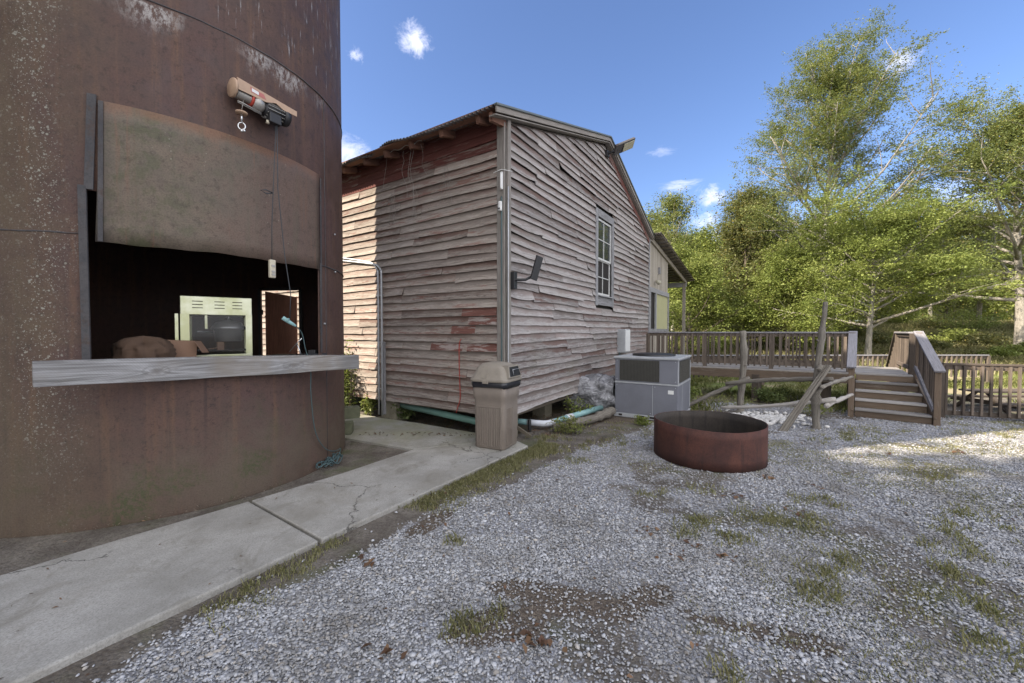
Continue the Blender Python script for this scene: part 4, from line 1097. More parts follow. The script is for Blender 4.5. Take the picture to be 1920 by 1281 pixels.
# electrical box
b = MB(); b.box(hl(5.42, .13, 1.46), (.42, .22, .62)); eb = HBd(b, 'electrical_box', M['acpale'], bevel=.01)
b = MB(); b.box(hl(5.42, .246, 1.46), (.38, .012, .56)); HBd(b, 'box_cover', M['white'], parent=eb, bevel=.004)
b = MB(); b.tube([hl(5.2, .1, 1.15), hl(5.2, .12, .9), hl(5.3, .3, .7), hl(5.3, .7, .6)], .014, 8); HBd(b, 'flex_conduit', M['cordteal'])
# screened porch on the far end
b = MB()
boards_ = []
for i in range(22):
    s = 8.4 + i * .125
    b.beam(hl(s, .02, 3.12), hl(s, .02, min(4.8, 4.72 - (s - 8.4) * .13)), .12, .02, up=(0, 1, 0))
HBd(b, 'porch_boards', M['porchwall'])
b = MB()
for i in range(22):
    s = 8.4 + i * .125; b.beam(hl(s, .015, .8), hl(s, .015, 1.78), .12, .02, up=(0, 1, 0))
HBd(b, 'porch_skirt', M['porchwall'])
b = MB(); b.beam(hl(8.35, .04, 3.1), hl(11.2, .04, 3.1), .05, .16, up=(0, 0, 1)); b.beam(hl(8.35, .04, 1.75), hl(11.2, .04, 1.75), .05, .1, up=(0, 0, 1))
for s in (8.42, 9.18, 11.15): b.beam(hl(s, .045, 1.7), hl(s, .045, 3.05), .12 if s < 11 else .06, .05, up=(0, 1, 0))
HBd(b, 'porch_frame', M['wtrim'], bevel=.004)
b = MB(); b.quad(hl(9.22, .02, 1.78), hl(11.15, .02, 1.78), hl(11.15, .02, 3.06), hl(9.22, .02, 3.06)); HBd(b, 'porch_screen', M['screen'])
b = MB(); b.quad(hl(8.4, .0, 1.78), hl(9.2, .0, 1.78), hl(9.2, .0, 3.06), hl(8.4, .0, 3.06)); HBd(b, 'dark_opening', M['dark'])
pz = lambda s: 4.86 - .125 * (s - 8.5)
b = MB(); corr(b, 8.3, 14.9, .42, -9, pz, nseg=3); pr = HBd(b, 'porch_roof', M['porchmetal']); sm = pr.modifiers.new('thickness', 'SOLIDIFY'); sm.thickness = .004
for i in range(17):
    s = 8.55 + i * .39
    b = MB(); b.beam(hl(s, .40, pz(s) - .035), hl(s, -5, pz(s) - .035), .09, .035, up=(0, 0, 1)); HBd(b, 'purlin', M['oldwood'])
b = MB(); b.beam(hl(8.4, .06, pz(8.4) - .14), hl(14.8, .06, pz(14.8) - .12), .07, .14, up=(0, 0, 1)); HBd(b, 'porch_rafter', M['porchwall'])
b = MB(); b.beam(hl(14.6, .1, pz(14.6) - .24), hl(14.6, -5, pz(14.6) - .24), .1, .22, up=(0, 0, 1)); HBd(b, 'porch_beam', M['wtrim'])
b = MB(); b.beam(hl(9.6, .1, 3.85), hl(9.6, -2, 3.85), .1, .22, up=(0, 0, 1)); HBd(b, 'porch_beam', M['wtrim'])
b = MB(); b.beam(hl(14.6, -.0, 0), hl(14.6, -.0, 3.9), .12, .12, up=(0, 1, 0)); HBd(b, 'porch_post', M['porchwall'])
b = MB(); b.lathe(hl(9.0, .1, 3.42), [(0, 0), (.05, 0), (.08, .14), (.07, .15), (0, .13)], 14, ax=(.5, -.6, -.4)); HBd(b, 'porch_lamp', M['lens'])

# dry vines under the eave
b = MB(); rv = random.Random(3)
for k, w in enumerate((-1.62, -1.78, -1.86, -2.05, -2.5)):
    p = Vector(hl(-.16, w, 4.9)); P = [p.copy()]
    for i in range(5 + 3 * (k % 2)):
        p = p + V(.018, rv.uniform(-.05, .05) + .03 * math.sin(i), -rv.uniform(.07, .14)); P.append(p.copy())
    b.tube(catm(P, 3), .0028, 4)
P = [Vector(hl(-.25, -1.5 - .1 * i, 4.90 + .02 * math.sin(i * 2))) for i in range(9)]; b.tube(catm(P, 3), .006, 5)
for (w, z) in ((-1.15, 4.05), (-2.5, 3.9), (-1.9, 3.9)):
    for i in range(4):
        p = Vector(hl(-.05, w + rv.gauss(0, .06), z + .4)); P = [p.copy()]
        for j in range(6): p = p + V(0, rv.uniform(-.05, .05), -.1); P.append(p.copy())
        b.tube(catm(P, 2), .003, 4)
vine = b.build('dry_vine', M['paleLog'], None); vine.matrix_world = house.matrix_world.copy(); tag(vine, 'dry brown vine tendrils hanging under the eave of the clapboard wall', 'vine')

# ------------------------------------------------------------------ trash can
tc = empty('trash_can', (-.226, 5.81, .035), math.atan2(.436, -.9) + math.pi, label='tan plastic trash can with domed lid at the corner of the concrete pad', cat='trash can')
# local x runs along the wide left face towards the camera-right, local y away from the camera
def rr_ring(hx, hy, r, z, n=5):
    out = []
    for cx_, cy_, a0 in ((hx - r, hy - r, 0), (-hx + r, hy - r, 90), (-hx + r, -hy + r, 180), (hx - r, -hy + r, 270)):
        for k in range(n + 1):
            a = math.radians(a0 + 90 * k / n); out.append((cx_ + math.cos(a) * r, cy_ + math.sin(a) * r, z))
    return out
def loft(b, rings, cap0=True, cap1=True, smooth_=True, rnd=.5):
    n = len(rings[0]); vs = [p for r_ in rings for p in r_]
    fs = [(j * n + i, j * n + (i + 1) % n, (j + 1) * n + (i + 1) % n, (j + 1) * n + i) for j in range(len(rings) - 1) for i in range(n)]
    if cap0: fs.append(tuple(range(n - 1, -1, -1)))
    if cap1: fs.append(tuple((len(rings) - 1) * n + i for i in range(n)))
    b.add(vs, fs, vs, rnd, smooth_)
b = MB()
loft(b, [rr_ring(.225, .225, .05, 0), rr_ring(.24, .24, .06, .02), rr_ring(.247, .247, .06, .60), rr_ring(.247, .247, .06, .70), rr_ring(.265, .265, .065, .735), rr_ring(.268, .268, .065, .90)])
# ribbed inset panels
for k in range(10):
    for (fx, fy, dx_, dy_) in ((0, -1, 1, 0),):
        xx = -.17 + k * .038; b.beam((xx, -.247, .05), (xx, -.25, .58), .012, .010, up=(0, -1, 0))
for k in range(5):
    yy = -.15 + k * .04; b.beam((.247, yy, .05), (.25, yy, .58), .012, .010, up=(1, 0, 0))
b.beam((-.20, -.25, .60), (.20, -.25, .60), .014, .014); b.beam((.20, -.25, .03), (.20, -.25, .60), .014, .014, up=(0, -1, 0)); b.beam((.05, -.252, .05), (.05, -.254, .60), .016, .008, up=(0, -1, 0))
bd = b.build('bin_body', M['tan'], tc)
b = MB()
rr = random.Random(2); rings = []
for j, (o, z) in enumerate(((.268, .87), (.280, .875), (.284, .91), (.287, .94), (.276, .965))):
    ring = rr_ring(o, o, .07, z); rings.append([(p[0] * (1 + rr.uniform(-.012, .012)), p[1] * (1 + rr.uniform(-.012, .012)), p[2] + rr.uniform(-.012, .012)) for p in ring])
loft(b, rings, False, False); b.build('bin_liner', M['bag'], tc)
b = MB()
loft(b, [rr_ring(.292, .292, .07, .955), rr_ring(.297, .297, .075, .965), rr_ring(.297, .297, .075, .995), rr_ring(.278, .278, .08, 1.005), rr_ring(.262, .258, .09, 1.07), rr_ring(.235, .225, .10, 1.15), rr_ring(.185, .17, .10, 1.205), rr_ring(.10, .09, .08, 1.225)], False, True)
b.beam((-.06, -.272, 1.0), (-.06, -.20, 1.17), .10, .03, up=(0, -1, .5))
lid = b.build('bin_lid', M['tan_lid'], tc)
b = MB(); b.box((-.02, -.302, .955), (.09, .02, .04)); b.build('lid_latch', M['tan_lid'], lid, bevel=.004)
# hooded opening on the right face
b = MB(); ux, zz0, zz1 = .262, 1.012, 1.185
fr = [(ux + .045, -.20, zz0), (ux + .045, .20, zz0), (ux + .008, .165, zz1), (ux + .008, -.165, zz1)]
inn = [(ux + .047, -.175, zz0 + .02), (ux + .047, .175, zz0 + .02), (ux + .016, .145, zz1 - .02), (ux + .016, -.145, zz1 - .02)]
bk = [(x - .12, y, z) for x, y, z in fr]
vs = fr + inn + bk
b.add(vs, [(0, 1, 5, 4), (1, 2, 6, 5), (2, 3, 7, 6), (3, 0, 4, 7), (0, 8, 9, 1), (1, 9, 10, 2), (2, 10, 11, 3), (3, 11, 8, 0)], vs, .5)
hood_ = b.build('lid_frame', M['tan_lid'], lid, fixn=True)
b = MB(); b.add([(x - .004, y, z) for x, y, z in inn], [(0, 1, 2, 3)], inn); b.build('flap', M['black'], lid)
b = MB(); b.tube([(ux + .045, -.09, 1.13), (ux + .05, .09, 1.13)], .004, 6); b.tube([(ux + .045, -.09, 1.13), (ux + .055, -.08, 1.05)], .004, 6); b.build('flap_rim', M['galv'], lid)

# ------------------------------------------------------------------ fire ring
rg = empty('fire_ring', (5.1, 0, 0), label='round rusty steel fire ring standing on the gravel', cat='fire ring')
rgc = 6.05 * math.sin(math.radians(26.4)), 6.05 * math.cos(math.radians(26.4))
rg.location = (rgc[0], rgc[1], 0)
b = MB(); n = 128; vs = []; wc = []
hts = [0, .12, .25, .38, .49]
for j, z in enumerate(hts):
    for i in range(n):
        a = 2 * math.pi * i / n; dent = .004 * math.sin(a * 3 + 1) + .002 * math.sin(a * 7)
        zz = z + (.008 * math.sin(a * 2.3) if j == 4 else 0)
        vs.append((math.cos(a) * (.70 + dent), math.sin(a) * (.68 + dent), zz)); wc.append((math.cos(a) * .7, math.sin(a) * .7, z))
b.add(vs, [(j * n + i, j * n + (i + 1) % n, (j + 1) * n + (i + 1) % n, (j + 1) * n + i) for j in range(4) for i in range(n)], wc, .5, True)
ro_ = b.build('ring_wall', [M['ring'], M['ring_in']], rg); sm = ro_.modifiers.new('t', 'SOLIDIFY'); sm.thickness = .012; sm.offset = -1; sm.material_offset = 1; sm.material_offset_rim = 0
b = MB(); b.lathe((0, 0, .03), [(0, .02), (.3, .03), (.66, 0)], 30); b.build('ash_bed', M['ring_in'], rg)
b = MB(); a = math.radians(196); b.beam((math.cos(a) * .66, math.sin(a) * .64, .05), (math.cos(a) * .66, math.sin(a) * .64, .49), .03, .02, up=(math.cos(a), math.sin(a), 0)); b.build('seam_strip', M['iron'], rg)

# ------------------------------------------------------------------ air conditioning unit
ac = empty('air_conditioner', (2.08, 8.0, 0), label='large grey packaged air conditioner standing beside the gable wall', cat='air conditioner')
ac.matrix_world = Matrix.Translation((2.08, 8.0, 0)) @ Matrix.Rotation(math.atan2(-.55, .8355), 4, 'Z')   # x along the front, y back
AW, AD = 1.19, 1.29
b = MB(); b.box((AW / 2, AD / 2, .04), (AW + .04, AD + .04, .08))
base = b.build('base_rail', M['acpale'], ac, bevel=.008)
for xx in (.12, .55, .75): 
    b = MB(); b.box((xx, -.021, .045), (.07 if xx < .5 else .12, .004, .035)); b.build('fork_slot', M['dark'], base)
b = MB(); b.box((AW / 2, AD / 2, .38), (AW, AD, .60)); b.build('lower_cabinet', M['acgrey'], ac, bevel=.008)
b = MB(); b.box((AW / 2, AD / 2, .695), (AW + .02, AD + .02, .03)); b.build('mid_trim', M['acpale'], ac, bevel=.004)
b = MB(); b.box((AW / 2, AD / 2, .94), (AW, AD, .46)); b.build('upper_cabinet', M['acgrey'], ac, bevel=.008)
b = MB(); b.box((AW / 2, AD / 2, 1.185), (AW + .05, AD + .05, .045)); b.build('top_cover', M['acpale'], ac, bevel=.012)
b = MB(); b.lathe((AW / 2, AD / 2, 1.21), [(.42, 0), (.42, .03), (.30, .045), (.1, .05), (0, .05)], 32); b.build('fan_guard', M['black'], ac)
def grille(x0, x1, z0_, z1_, face):
    b = MB()
    if face == 'f': b.box(((x0 + x1) / 2, -.003, (z0_ + z1_) / 2), (x1 - x0, .01, z1_ - z0_))
    else: b.box((AW + .003, (x0 + x1) / 2, (z0_ + z1_) / 2), (.01, x1 - x0, z1_ - z0_))
    g = b.build('coil_grille', M['grille'], ac)
    b = MB()
    k = int((x1 - x0) / .028)
    for i in range(k + 1):
        xx = x0 + (x1 - x0) * i / k
        if face == 'f': b.box((xx, -.011, (z0_ + z1_) / 2), (.004, .004, z1_ - z0_))
        else: b.box((AW + .011, xx, (z0_ + z1_) / 2), (.004, .004, z1_ - z0_))
    k = int((z1_ - z0_) / .022)
    for i in range(k + 1):
        zz = z0_ + (z1_ - z0_) * i / k
        if face == 'f': b.box(((x0 + x1) / 2, -.014, zz), (x1 - x0, .004, .005))
        else: b.box((AW + .014, (x0 + x1) / 2, zz), (.004, x1 - x0, .005))
    b.build('coil_guard', M['grillewire'], g)
grille(.10, .86, .74, 1.14, 'f'); grille(.14, 1.18, .74, 1.14, 's')
b = MB(); b.box((AW + .002, .04, .93), (.012, .07, .46)); b.box((AW + .002, 1.26, .6), (.012, .05, 1.0)); b.box((AW * .62, -.002, .38), (.008, .008, .58)); b.box((AW + .003, .42, .38), (.006, .008, .58)); b.build('panel_seam', M['acpale'], ac)

b = MB(); b.box((AW - .12, -.004, .56), (.10, .006, .07)); b.build('rating_plate', M['white'], ac)
for xx, zz in ((.04, .12), (.04, .64), (.70, .12), (.78, .64), (1.15, .12), (1.15, .64), (.04, .76), (1.15, .76), (.04, 1.13), (1.15, 1.13)):
    b = MB(); b.lathe((xx, -.001, zz), [(.009, 0), (.009, .005), (0, .006)], 8, ax=(0, -1, 0)); b.build('screw', M['galv'], ac)
# plastic wrapped duct between the wall and the unit
dk = empty('wrapped_duct', (1.75, 8.15, 0), label='bulging duct wrapped in shiny clear plastic between the wall and the air conditioner', cat='duct')
rd = random.Random(8)
def duct(b, P, rr_, n=44, crin=.07):
    rings = []
    P = catm([Vector(p) for p in P], 5); m = len(P)
    vs = []; wc = []
    for j, p in enumerate(P):
        t = j / (m - 1); d = (P[min(j + 1, m - 1)] - P[max(j - 1, 0)]).normalized(); y = V(0, 0, 1) - d * d.z; y.normalize(); z = d.cross(y)
        for i in range(n):
            a = 2 * math.pi * i / n; q = rr_(t) * (1 + crin * .5 * math.sin(i * .9 + j * .7) + crin * .15 * rd.uniform(-1, 1))
            q *= 1 + crin * 3.0 * (float(vnoise(np.array(i * .55 + 40 * crin), np.array(j * .8 + 7))) - .5); vs.append(p + (y * math.cos(a) + z * math.sin(a)) * q); wc.append((j * .05, math.cos(a) * .3, math.sin(a) * .3))
    b.add(vs, [(j * n + i, j * n + (i + 1) % n, (j + 1) * n + (i + 1) % n, (j + 1) * n + i) for j in range(m - 1) for i in range(n)], wc, .5, True)
off = Vector((1.75, 8.15, 0))
def DL(x, y, z): return Vector((x, y, z)) - off
b = MB(); duct(b, [DL(1.42, 8.95, .30), DL(1.62, 8.72, .36), DL(1.95, 8.52, .42), DL(2.22, 8.30, .46)], lambda t: .23 + .05 * math.sin(t * 3.1)); b.build('duct_core', M['galv'], dk)
b = MB(); duct(b, [DL(1.22, 9.05, .32), DL(1.5, 8.70, .37), DL(1.92, 8.40, .40), DL(2.20, 8.22, .44)], lambda t: .30 + .06 * math.sin(t * 3.1), crin=.13); b.build('plastic_wrap', M['film'], dk)

# drain pipes
dp = empty('drain_pipe', (.5, 6.9, 0), label='pale teal drain pipe with a white elbow lying beside the gable wall', cat='pipe')
o5 = Vector((.5, 6.9, 0))
def dpp(*L): return [Vector(p) - o5 for p in L]
b = MB(); b.tube(dpp((-.05, 7.12, .10), (.30, 6.98, .10)), .05, 14); b.build('teal_pipe', M['teal'], dp)
b = MB(); b.tube(dpp((.28, 6.985, .10), (.34, 6.96, .10)), .056, 14); b.tube(catm(dpp((.33, 6.965, .10), (.48, 6.90, .10), (.62, 6.90, .10), (.74, 6.98, .11)), 4), .054, 14); b.build('elbow', M['pvc'], dp)
b = MB(); b.tube(dpp((.72, 6.965, .11), (1.02, 7.27, .12)), .05, 14); b.tube(dpp((1.10, 7.35, .12), (1.83, 8.12, .14)), .056, 14); b.build('teal_pipe', M['teal'], dp)
b = MB(); b.tube(dpp((1.0, 7.25, .12), (1.12, 7.37, .12)), .059, 14); b.build('coupling', M['pvc'], dp)
b = MB(); b.tube([hl(.12, -.1, .18), hl(.12, -2.45, .30)], .058, 14)
o = b.build('drain_pipe', M['tealdark'], None); o.matrix_world = house.matrix_world.copy(); tag(o, 'dull green drain pipe running under the left clapboard wall', 'pipe')
b = MB(); b.tube([(.30, 6.78, -.05), (.30, 6.78, .19)], .03, 12); o = b.build('pipe_stub', M['black'], None, bevel=.003); tag(o, 'short black upright pipe stub in front of the teal drain pipe', 'pipe')
b = MB(); b.beam((.06, 6.42, .16), (.30, 6.28, .03), .03, .05); o = b.build('wooden_stake', M['oldwood'], None); tag(o, 'dark wooden stake leaning on the ground just behind the trash can', 'stake')

def knotty(b, P, r0, r1, seed, n=10, knots=5, rough=.12):
    rr = random.Random(seed); C_ = catm([Vector(p) for p in P], 6); m = len(C_)
    rs_ = [(r0 + (r1 - r0) * j / (m - 1)) * (1 + rr.uniform(-rough, rough)) for j in range(m)]
    for k in range(knots):
        j = rr.randint(1, m - 2); rs_[j] *= 1.28
    b.tube([p + V(rr.uniform(-1, 1), rr.uniform(-1, 1), rr.uniform(-1, 1)) * r0 * .12 for p in C_], rs_, n)
    for k in range(knots):
        j = rr.randint(1, m - 2); d = V(rr.uniform(-1, 1), rr.uniform(-1, 1), rr.uniform(-.2, .8)).normalized()
        b.tube([C_[j], C_[j] + d * r0 * 1.55], [r0 * .38, r0 * .16], 6)
b = MB(); knotty(b, [(.70, 6.72, .06), (1.0, 7.0, .07), (1.4, 7.25, .08), (1.75, 7.6, .10), (2.0, 7.86, .13)], .05, .085, 3, 12, 4, .2)
o = b.build('dead_log', M['log'], None); tag(o, 'rotting grey log on the ground between the drain pipe and the gravel', 'log')

# ------------------------------------------------------------------ rustic branch fence
rfn = empty('branch_fence', (4.8, 7.6, 0), label='rough grey fence of crooked branches and two knotty posts behind the fire ring', cat='fence')
orf = Vector((4.8, 7.6, 0))
def RF(name, P, r0, r1, seed, mat_, knots=4):
    b = MB(); knotty(b, [Vector(p) - orf for p in P], r0, r1, seed, 10, knots); return b.build(name, mat_, rfn)
RF('post', [(4.76, 8.24, -.1), (4.77, 8.24, .5), (4.80, 8.22, 1.1), (4.79, 8.24, 1.71)], .064, .056, 1, M['log'], 8)
RF('post', [(5.36, 6.96, -.1), (5.36, 6.98, .5), (5.38, 6.98, 1.1), (5.46, 6.99, 1.7), (5.50, 6.99, 2.23)], .066, .036, 2, M['log'], 7)
RF('rail', [(3.62, 8.52, .03), (4.2, 8.3, .40), (4.84, 8.08, .76)], .036, .042, 4, M['log'], 1)
RF('rail', [(4.42, 8.2, .62), (4.9, 7.7, .76), (5.2, 7.3, .82), (5.52, 6.82, .88)], .034, .042, 5, M['log'], 2)
RF('rail', [(5.30, 6.80, .74), (5.8, 7.15, .78), (6.62, 7.72, .82)], .036, .024, 6, M['log'], 3)
RF('rail', [(4.22, 8.0, .17), (4.7, 7.5, .28), (5.1, 7.15, .40), (5.58, 6.82, .53)], .030, .044, 7, M['paleLog'], 2)
RF('rail', [(5.40, 6.80, .42), (5.9, 7.2, .44), (6.66, 7.75, .47)], .040, .028, 8, M['paleLog'], 3)
b = MB()
for k in range(3): b.beam(Vector((5.44 + k * .02, 6.86 - .02 * k, 1.12)) - orf, Vector((4.60 + k * .045, 6.80 - .01 * k, -.03)) - orf, .028, .05, up=(1, 0, .5), jit=.006)
b.build('brace', M['log'], rfn, bevel=.006)
RF('rail', [(5.27, 6.8, 1.04), (5.36, 6.88, 1.10), (5.5, 6.85, 1.02)], .035, .02, 9, M['log'], 4)
# white quartz rubble
x = rs.normal(4.9, .42, 240); y = 7.75 - (x - 4.9) * .1 + rs.normal(0, .28, 240)
o = rocks('rock_rubble', np.stack([x, y, np.zeros(240)], -1), rs.uniform(.025, .065, 240), M['rubble'], seed=5, sink=.1); tag(o, 'heap of white broken rock under the branch fence', 'rocks')

# ------------------------------------------------------------------ deck, landing and steps
dk_ = empty('wooden_deck', (6, 10, 0), label='raised wooden walkway deck with railings and a flight of steps', cat='deck')
od = Vector((6, 10, 0))
def DK(b, name, mat_, parent=None, **k):
    o = b.build(name, mat_, parent, **k)
    if parent is None: o.parent = dk_
    o.matrix_parent_inverse = Matrix.Translation(-od) if parent is None else Matrix.Identity(4); return o
U = Vector((.8355, -.55, 0)); Bk = Vector((.55, .8355, 0)); DZ = .80
Pf = Vector((3.78, 11.12, 0)); LW = (Vector((7.50, 8.68, 0)) - Pf).length
b = MB()
nb = 10
for k in range(nb):
    o0 = Pf + Bk * (k * .142 + .07); b.beam(o0 + V(0, 0, DZ - .02), o0 + U * LW + V(0, 0, DZ - .02), .136, .036)
T0 = Vector((7.57, 8.73, 0)); T1 = Vector((8.25, 8.14, 0)); D1 = Vector((9.72, 10.02, 0)); D0 = Vector((8.95, 10.7, 0))
nrow = 17
for k in range(nrow):
    t = (k + .5) / nrow; a_ = T0.lerp(D0, t); c_ = T1.lerp(D1, t); b.beam(a_ + V(0, 0, DZ - .021), c_ + V(0, 0, DZ - .021), .138, .036)
DK(b, 'decking', M['decktop'], bevel=.004)
b = MB(); b.beam(Pf + V(0, 0, DZ - .14) - Bk * .02, Pf + U * (LW - .02) + V(0, 0, DZ - .14) - Bk * .02, .04, .20)
b.beam(T1 + V(.02, 0, DZ - .14), D1 + V(.02, 0, DZ - .14), .04, .20); DK(b, 'fascia', M['deckwood'], bevel=.004)
# support posts
for p in (Pf + U * 2.62 + Bk * .0, Pf + U * .2 + Bk * .1, Pf + U * 2.6 + Bk * 1.3, Pf + U * 4.0 + Bk * .4, T1 + V(-.1, .12, 0), D1 + V(-.1, -.1, 0), T0 + V(0.02, .1, 0)):
    b = MB(); b.box((p.x, p.y, DZ / 2 - .13), (.15, .15, DZ - .02), .6); DK(b, 'support_post', M['railwood'])
def railing(a, c_, ztop, zbot, nposts, name_parent, cap=True, spacing=.125, th=.036, dzb=0, post_ext=0, posts=True, bw=.036):
    """a->c_ with optional slope dzb; returns nothing; adds parts"""
    a = Vector(a); c_ = Vector(c_); L = (c_ - a).length; d = (c_ - a) / L; e = V(0, 0, dzb)
    b = MB()
    if cap: b.beam(a + V(0, 0, ztop), c_ + V(0, 0, ztop) + e, .13, .036)
    DK(b, 'rail_cap', M['railcap'], bevel=.004) if cap else None
    b = MB(); b.beam(a + V(0, 0, ztop - .055), c_ + V(0, 0, ztop - .055) + e, .036, .075); b.beam(a + V(0, 0, zbot), c_ + V(0, 0, zbot) + e, .036, .075); DK(b, 'rail', M['railwood'])
    n = int(L / spacing); side = Vector((-d.y, d.x, 0)) * .036
    for i in range(n + 1):
        p = a + d * (i * L / n); q = e * (i / n)
        b = MB(); b.beam(p - side + q + V(0, 0, zbot - .07), p - side + q + V(0, 0, ztop - .03), bw, bw, up=(d.x, d.y, 0)); DK(b, 'baluster', M['railwood'])
    if posts:
        for i in range(nposts):
            p = a + d * (L * i / (nposts - 1)); q = e * (i / (nposts - 1))
            b = MB(); b.beam(p + side * .0 + V(0, 0, .6) + q, p + V(0, 0, ztop - .02) + q, .09, .09, up=(d.x, d.y, 0)); DK(b, 'rail_post', M['railwood'], bevel=.005)
railing(Pf + Bk * .12, Pf + U * (LW - .08) + Bk * .12, 1.68, .93, 4, None)
railing(Pf + Bk * 1.32, Pf + U * (LW + .0) + Bk * 1.32, 1.68, .93, 3, None, spacing=.16)
railing(T1 + (D1 - T1) * .12, D1, 1.68, .93, 2, None, spacing=.14)
# steps
SB = [Vector((6.86, 7.92, 0)), Vector((6.86 + .752 * 1.07, 7.92 - .659 * 1.07, 0))]
for k in range(5):
    t = k / 4; a_ = T0.lerp(SB[0], t); c_ = T1.lerp(SB[1], t); z = .80 - k * .16; nrm = (T0 - SB[0]).normalized()
    if k: 
        b = MB(); b.beam(a_ + nrm * .12 + V(0, 0, z - .018), c_ + nrm * .12 + V(0, 0, z - .018), .27, .034); DK(b, 'tread', M['decktop'], bevel=.004)
    b = MB(); b.beam(a_ + nrm * (.02 if k < 5 else 0) + V(0, 0, z - .097), c_ + nrm * .02 + V(0, 0, z - .097), .025, .122); DK(b, 'riser', M['deckwood'])
for (p, q) in ((T0, SB[0]), (T1, SB[1])):
    b = MB(); sd = (T1 - T0).normalized() * (.03 if p is T1 else -.03)
    b.beam(p + sd + V(0, 0, .62), q + sd + V(0, 0, .02), .035, .26); DK(b, 'stringer', M['deckwood'])
# bottom posts and sloping handrails
for (p, q) in ((T0, SB[0]), (T1, SB[1])):
    sd = (T1 - T0).normalized() * (.06 if p is T1 else -.06); left = p is T0
    b = MB(); b.beam(q + sd + V(0, 0, -.05), q + sd + V(0, 0, .96), .09, .09, up=(SB[1] - SB[0]).normalized()); DK(b, 'newel_post', M['deckwood'], bevel=.006)
    b = MB(); b.beam(p + sd + V(0, 0, .6), p + sd + V(0, 0, 1.68), .09, .09, up=(SB[1] - SB[0]).normalized()); DK(b, 'newel_post', M['deckwood'], bevel=.006)
    dd = (q - p).normalized()
    b = MB(); b.beam(p + sd + V(0, 0, 1.70) - dd * .05, q + sd + V(0, 0, .985) + dd * .10, .15, .036, up=(0, 0, 1)); DK(b, 'handrail', M['railcap'], bevel=.005)
    if not left:
        b = MB(); b.beam(p + sd + V(0, 0, 1.64), q + sd + V(0, 0, .92), .036, .08); b.beam(p + sd * .3 + V(0, 0, .98), q + sd * .3 + V(0, 0, .26), .036, .08); DK(b, 'rail', M['railcap'])
        for i in range(1, 9):
            t = i / 9; c_ = p.lerp(q, t) + sd; zt = 1.64 + (.92 - 1.64) * t
            b = MB(); b.beam(c_ + V(0, 0, zt - .72), c_ + V(0, 0, zt), .036, .036, up=(1, 0, 0)); DK(b, 'baluster', M['railwood'])
# rail of the steps on the far side
ff = (D1 - T1).normalized()
b = MB(); b.beam(D1 + V(0, 0, 1.69), D1 + ff * 1.5 + V(0, 0, .72), .13, .04); b.beam(D1 + V(0, 0, .95), D1 + ff * 1.5 + V(0, 0, .1), .04, .12); DK(b, 'handrail', M['railwood'])
for i in range(9):
    t = i / 8; b = MB(); p = D1 + ff * 1.5 * t; b.beam(p + V(0, 0, .85 * (1 - t) + .05), p + V(0, 0, 1.66 - .95 * t), .036, .036, up=(1, 0, 0)); DK(b, 'baluster', M['railwood'])

# ------------------------------------------------------------------ yard fences
def picket(name, a, d, L, ztop, zb, mats, label, spacing=.13, bottom=True, nposts=4, capw=.09):
    a = Vector(a); d = Vector(d).normalized(); f = empty(name, a, label=label, cat='fence')
    r = lambda p: Vector(p) - a
    b = MB(); b.beam(r(a + V(0, 0, ztop - .02)), r(a + d * L + V(0, 0, ztop - .02)), capw, .036); b.build('rail_cap', mats[0], f, bevel=.004)
    b = MB(); b.beam(r(a + V(0, 0, ztop - .085)), r(a + d * L + V(0, 0, ztop - .085)), .036, .09); b.build('top_rail', mats[1], f)
    if bottom:
        b = MB(); b.beam(r(a + V(0, 0, zb + .02)), r(a + d * L + V(0, 0, zb + .02)), .04, .09); b.build('bottom_rail', mats[1], f)
    n = int(L / spacing); side = V(-d.y, d.x, 0) * .036
    for i in range(min(n, 95)):
        p = a + d * (.05 + i * spacing) - side; b = MB(); b.beam(r(p + V(0, 0, zb)), r(p + V(0, 0, ztop - .05)), .036, .036, up=d); b.build('baluster', mats[1], f)
    for i in range(nposts):
        p = a + d * (L * i / (nposts - 1)); b = MB(); b.beam(r(p + V(0, 0, -.1)), r(p + V(0, 0, ztop - .03)), .09, .09, up=d); b.build('fence_post', mats[1], f, bevel=.004)
    return f
picket('wooden_fence', (8.57, 7.9, 0), (.93, -.364, 0), 5.6, 1.08, .07, (M['railwood'], M['railwood']), 'low brown baluster fence running right from the steps', nposts=5)
picket('wooden_fence', (5.6, 12.7, 0), (1, 0.01, 0), 9.75, .96, .24, (M['railcap'], M['railwood']), 'distant low baluster fence on the lawn beyond the deck', spacing=.16, bottom=False, nposts=5)

# low picnic table beyond the fence
pt = empty('picnic_table', (10.9, 8.55, 0), .0, label='low dark picnic table seen through the balusters of the right fence', cat='table')
for k in range(3):
    b = MB(); b.beam((-1.0, -.16 + k * .16, .42), (1.3, -.16 + k * .16, .42), .15, .035); b.build('tabletop_plank', M['railwood'], pt)
for yy in (-.55, .55):
    b = MB(); b.beam((-1.0, yy, .22), (1.3, yy, .22), .22, .035); b.build('bench', M['railwood'], pt)
for xx in (-.75, 1.0):
    for sy_ in (-1, 1):
        b = MB(); b.beam((xx, sy_ * .1, .40), (xx, sy_ * .5, 0), .04, .09, up=(1, 0, 0)); b.build('leg', M['railwood'], pt)
    b = MB(); b.beam((xx, -.6, .19), (xx, .6, .19), .04, .09); b.build('crossbar', M['railwood'], pt)

